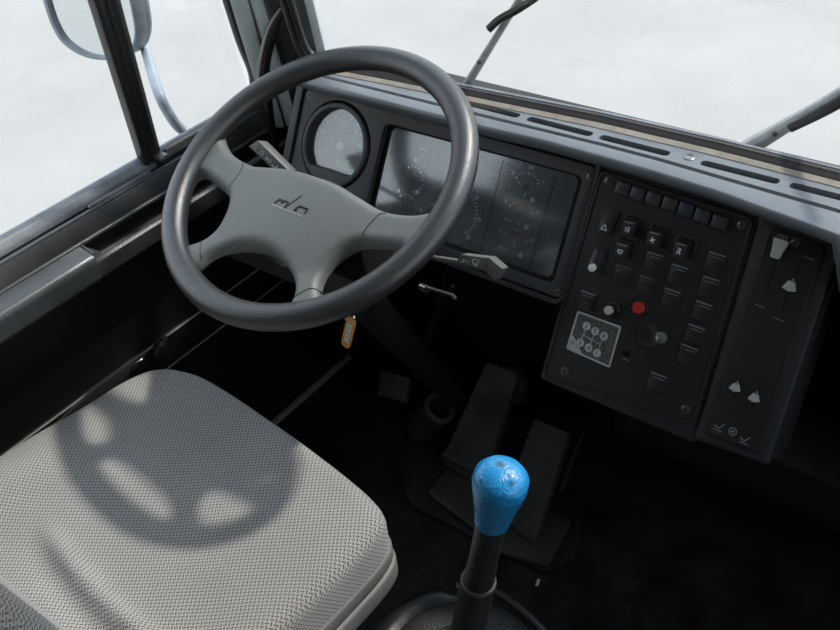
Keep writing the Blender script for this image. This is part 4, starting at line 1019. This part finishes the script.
b = nb(); tube(b, [V((-.14, .515, .165)), V((-.12, .60, .30)), V((-.08, .66, .55)), V((-.08, .66, .68))], .009, 10); bmesh.ops.transform(b, matrix=iC, verts=b.verts[:]); obj('pedal_arm', b, 'deep', cl_p)
# matting around the pedals, upright rubber sleeve
b = pad([(399, 445), (450, 425), (590, 480), (575, 560), (545, 572), (412, 506), (401, 486)], (V((0, 0, .010)), V((0, 0, 1))), .008)
tag(obj('pedal_mat', b, 'floor'), 'black rubber mat under the brake and accelerator pedals', 'mat')
b = nb(); c0, c1 = hy(425, 470, .50), hy(440, 408, .50)
c0 = V((c0.x, .50, max(c0.z, .012)))
lathe(b, [(.036, 0), (.034, .02), (.032, (c1-c0).length-.02), (.036, (c1-c0).length-.008), (.036, (c1-c0).length), (.026, (c1-c0).length+.002), (.024, (c1-c0).length-.06), (0, (c1-c0).length-.06)], 28, Matrix.Translation(c0) @ V((0, 0, 1)).rotation_difference((c1-c0).normalized()).to_matrix().to_4x4())
tag(obj('rubber_sleeve', b, 'pedal'), 'upright black rubber sleeve with a rolled rim standing left of the brake pedal', 'sleeve')
# joint cross of the steering shaft behind the brake pedal
jx = thing('shaft_flange', 'bluish worn metal flange on the steering shaft behind the brake pedal', 'flange', Matrix.Translation(hy(511, 386, .69)))
b = nb(); lathe(b, [(.045, 0), (.045, .02), (.02, .022), (.02, .06), (.03, .062), (.03, .09), (0, .09)], 24, Matrix.Rotation(R(60), 4, 'X')); obj('flange_plate', b, mat('worn_blue_steel', (.10, .13, .17), .4, col2=(.025, .025, .025), vscale=60), jx)
for a in (20, 80, 140, 200, 260, 320):
    b = nb(); lathe(b, [(.006, .018), (.006, .028), (0, .028)], 8, Matrix.Rotation(R(60), 4, 'X') @ T(.036*math.cos(R(a)), .036*math.sin(R(a)))); obj('bolt', b, 'screw', jx)
b = nb(); box(b, (0, 0, .0012), (.006, .016, .0012), .0004, 1, rot=Matrix.Rotation(R(15), 3, 'Z'))
o = obj('paper_scrap', b, 'paper'); o.location = (.299, .306, .0); tag(o, 'tiny white scrap of paper lying on the dark floor', 'paper scrap')
b = nb(); tube(b, crom([hz(583, 432, .12), hz(575, 452, .08), hz(567, 474, .04), hz(560, 492, .006)], 6, False), .004, 8)
tag(obj('cable', b, mat('red_brown_cable', (.07, .025, .018), .5)), 'thin reddish cable on the dark floor right of the accelerator', 'cable')
b = nb(); tube(b, crom([hy(453, 286, .36), hy(446, 296, .40), hy(436, 315, .44)], 8, False), .0035, 8)
tag(obj('cable', b, 'panel'), 'thin dark cable hanging below the steering column', 'cable')

# ------------------------------------------------------------------ outside: mirror and wipers
mir = thing('side_mirror', 'rounded grey-framed side mirror outside the driver window', 'mirror', Matrix.Translation((-.83, .45, 1.0)))
mp_ = [(u, v) for u, v in ((37, -40), (44, 3), (56, 34), (70, 49), (88, 58), (108, 60.5), (124, 58), (133, 51), (137, 38), (136, 22), (130, -8), (121, -45), (115, -120), (100, -200), (60, -210), (38, -160))]
Q = [hy(u, v, .45) for u, v in mp_]; P = [(p.x+.83, p.z-1.0) for p in Q]; P = [(p.x, p.y) for p in crom([V(p).to_3d() for p in P], 4)]
cx_ = sum(p[0] for p in P)/len(P); cz_ = sum(p[1] for p in P)/len(P)
MX = Matrix(((1, 0, 0, 0), (0, 0, 1, 0), (0, 1, 0, 0), (0, 0, 0, 1)))
ins = [(cx_+(x-cx_)*.93, cz_+(y-cz_)*.955) for x, y in P]
b = nb(); slab(b, P, [ins], -.002, .030, .003, 2, mtx=MX); prism(b, P, .016, .045, .012, 3, mtx=MX); obj('mirror_case', b, 'mirror_case', mir)
b = nb(); prism(b, ins, .006, .010, mtx=MX); obj('mirror_glass', b, 'mirror', mir, smooth=False)
b = nb(); am = [V((-.80, .53, .95)), V((-.76, .53, .93)), hy(137, 22, .525), hy(145, 48, .50), hx(157, 88, -.59), hx(168, 112, -.56), hx(184, 131, -.55), V((-.50, .42, .69))]
tube(b, [p-V((-.83, .45, 1.0)) for p in crom(am, 8, False)], .0105, 14); obj('mirror_arm', b, 'arm', mir, label='pale blue-grey tubular mirror arm')
b = nb(); box(b, V((-.50, .435, .70))-V((-.83, .45, 1.0)), (.045, .05, .05), .012, 3); obj('arm_bracket', b, 'arm', mir)

def wiper(name, label, pa, pb_, base_w, tip_w, blade, y, y2):
    t = thing(name, label, 'wiper', Matrix.Translation(hy(*pa, y)), 'windscreen wipers'); o_ = hy(*pa, y)
    A = V((0, 0, 0)); B_ = hy(*pb_, y2)-o_; b = nb(); d = B_-A
    n = 10; path = [A+d*(k/n) for k in range(n+1)]; tube(b, path, [base_w+(tip_w-base_w)*min(1, k/n*1.6) for k in range(n+1)], 8, flat=.8); bevel_sharp(b, .001, 1)
    obj('wiper_arm', b, 'wiper', t, ang=30)
    b = nb(); tube(b, [A+d*.0, A-d*.12+V((0, .01, -.02))], [base_w*1.05, base_w*1.1], 12); obj('arm_pivot', b, 'wiper', t)
    b = nb(); lathe(b, [(.004, 0), (.004, base_w*.7+.002), (0, base_w*.7+.003)], 10, Matrix.Translation(A+d*.34) @ Matrix.Rotation(R(90), 4, 'X')); obj('arm_rivet', b, 'screw', t)
    P = [hy(*q, y2-.012)-o_ for q in blade]; b = nb(); tube(b, crom(P, 6, False), .0050, 6, flat=1.4); bl_ = obj('wiper_blade', b, 'rubber', t)
    return t
wiper('windscreen_wiper', 'wiper standing behind the steering wheel rim with its blade at the top edge', (463, 91), (524, -8), .0100, .0075, [(489, 29), (500, 19), (520, 8), (545, -10), (590, -50)], .60, .59)
wiper('windscreen_wiper', 'broad-armed wiper on the right part of the windscreen', (746, 149), (850, 88), .0170, .0110, [(790, 128), (840, 103), (900, 62), (960, 20)], .60, .59)

# ------------------------------------------------------------------ light
el, az = R(49), R(23)
s = V((math.cos(el)*math.sin(az), math.cos(el)*math.cos(az), math.sin(el)))
ld = bpy.data.lights.new('sun', 'SUN'); ld.energy = 2.9; ld.angle = R(2.8); ld.color = (1, .95, .89)
lo = bpy.data.objects.new('sun', ld); C.objects.link(lo); lo.rotation_euler = s.to_track_quat('Z', 'Y').to_euler(); lo.location = s*20
wd = bpy.data.worlds.new('world'); bpy.context.scene.world = wd; wd.use_nodes = True
nt = wd.node_tree; nt.nodes.clear()
o = nt.nodes.new('ShaderNodeOutputWorld'); bg = nt.nodes.new('ShaderNodeBackground'); tc = nt.nodes.new('ShaderNodeTexCoord'); sep = nt.nodes.new('ShaderNodeSeparateXYZ'); rp = nt.nodes.new('ShaderNodeValToRGB')
nt.links.new(tc.outputs['Generated'], sep.inputs[0]); nt.links.new(sep.outputs[2], rp.inputs[0]); nt.links.new(rp.outputs[0], bg.inputs[0]); nt.links.new(bg.outputs[0], o.inputs[0])
rp.color_ramp.elements[0].position = 0; rp.color_ramp.elements[0].color = (.95, .95, .94, 1)
rp.color_ramp.elements[1].position = .6; rp.color_ramp.elements[1].color = (.68, .82, 1, 1)
bg.inputs[1].default_value = 1.72
sc = bpy.context.scene
sc.view_settings.view_transform = 'Standard'; sc.view_settings.look = 'None'; sc.view_settings.exposure = .15; sc.view_settings.gamma = 1; sc.view_settings.use_curve_mapping = False
sc.cycles.max_bounces = 8; sc.cycles.transparent_max_bounces = 16; sc.cycles.use_denoising = True; sc.cycles.sample_clamp_indirect = 6
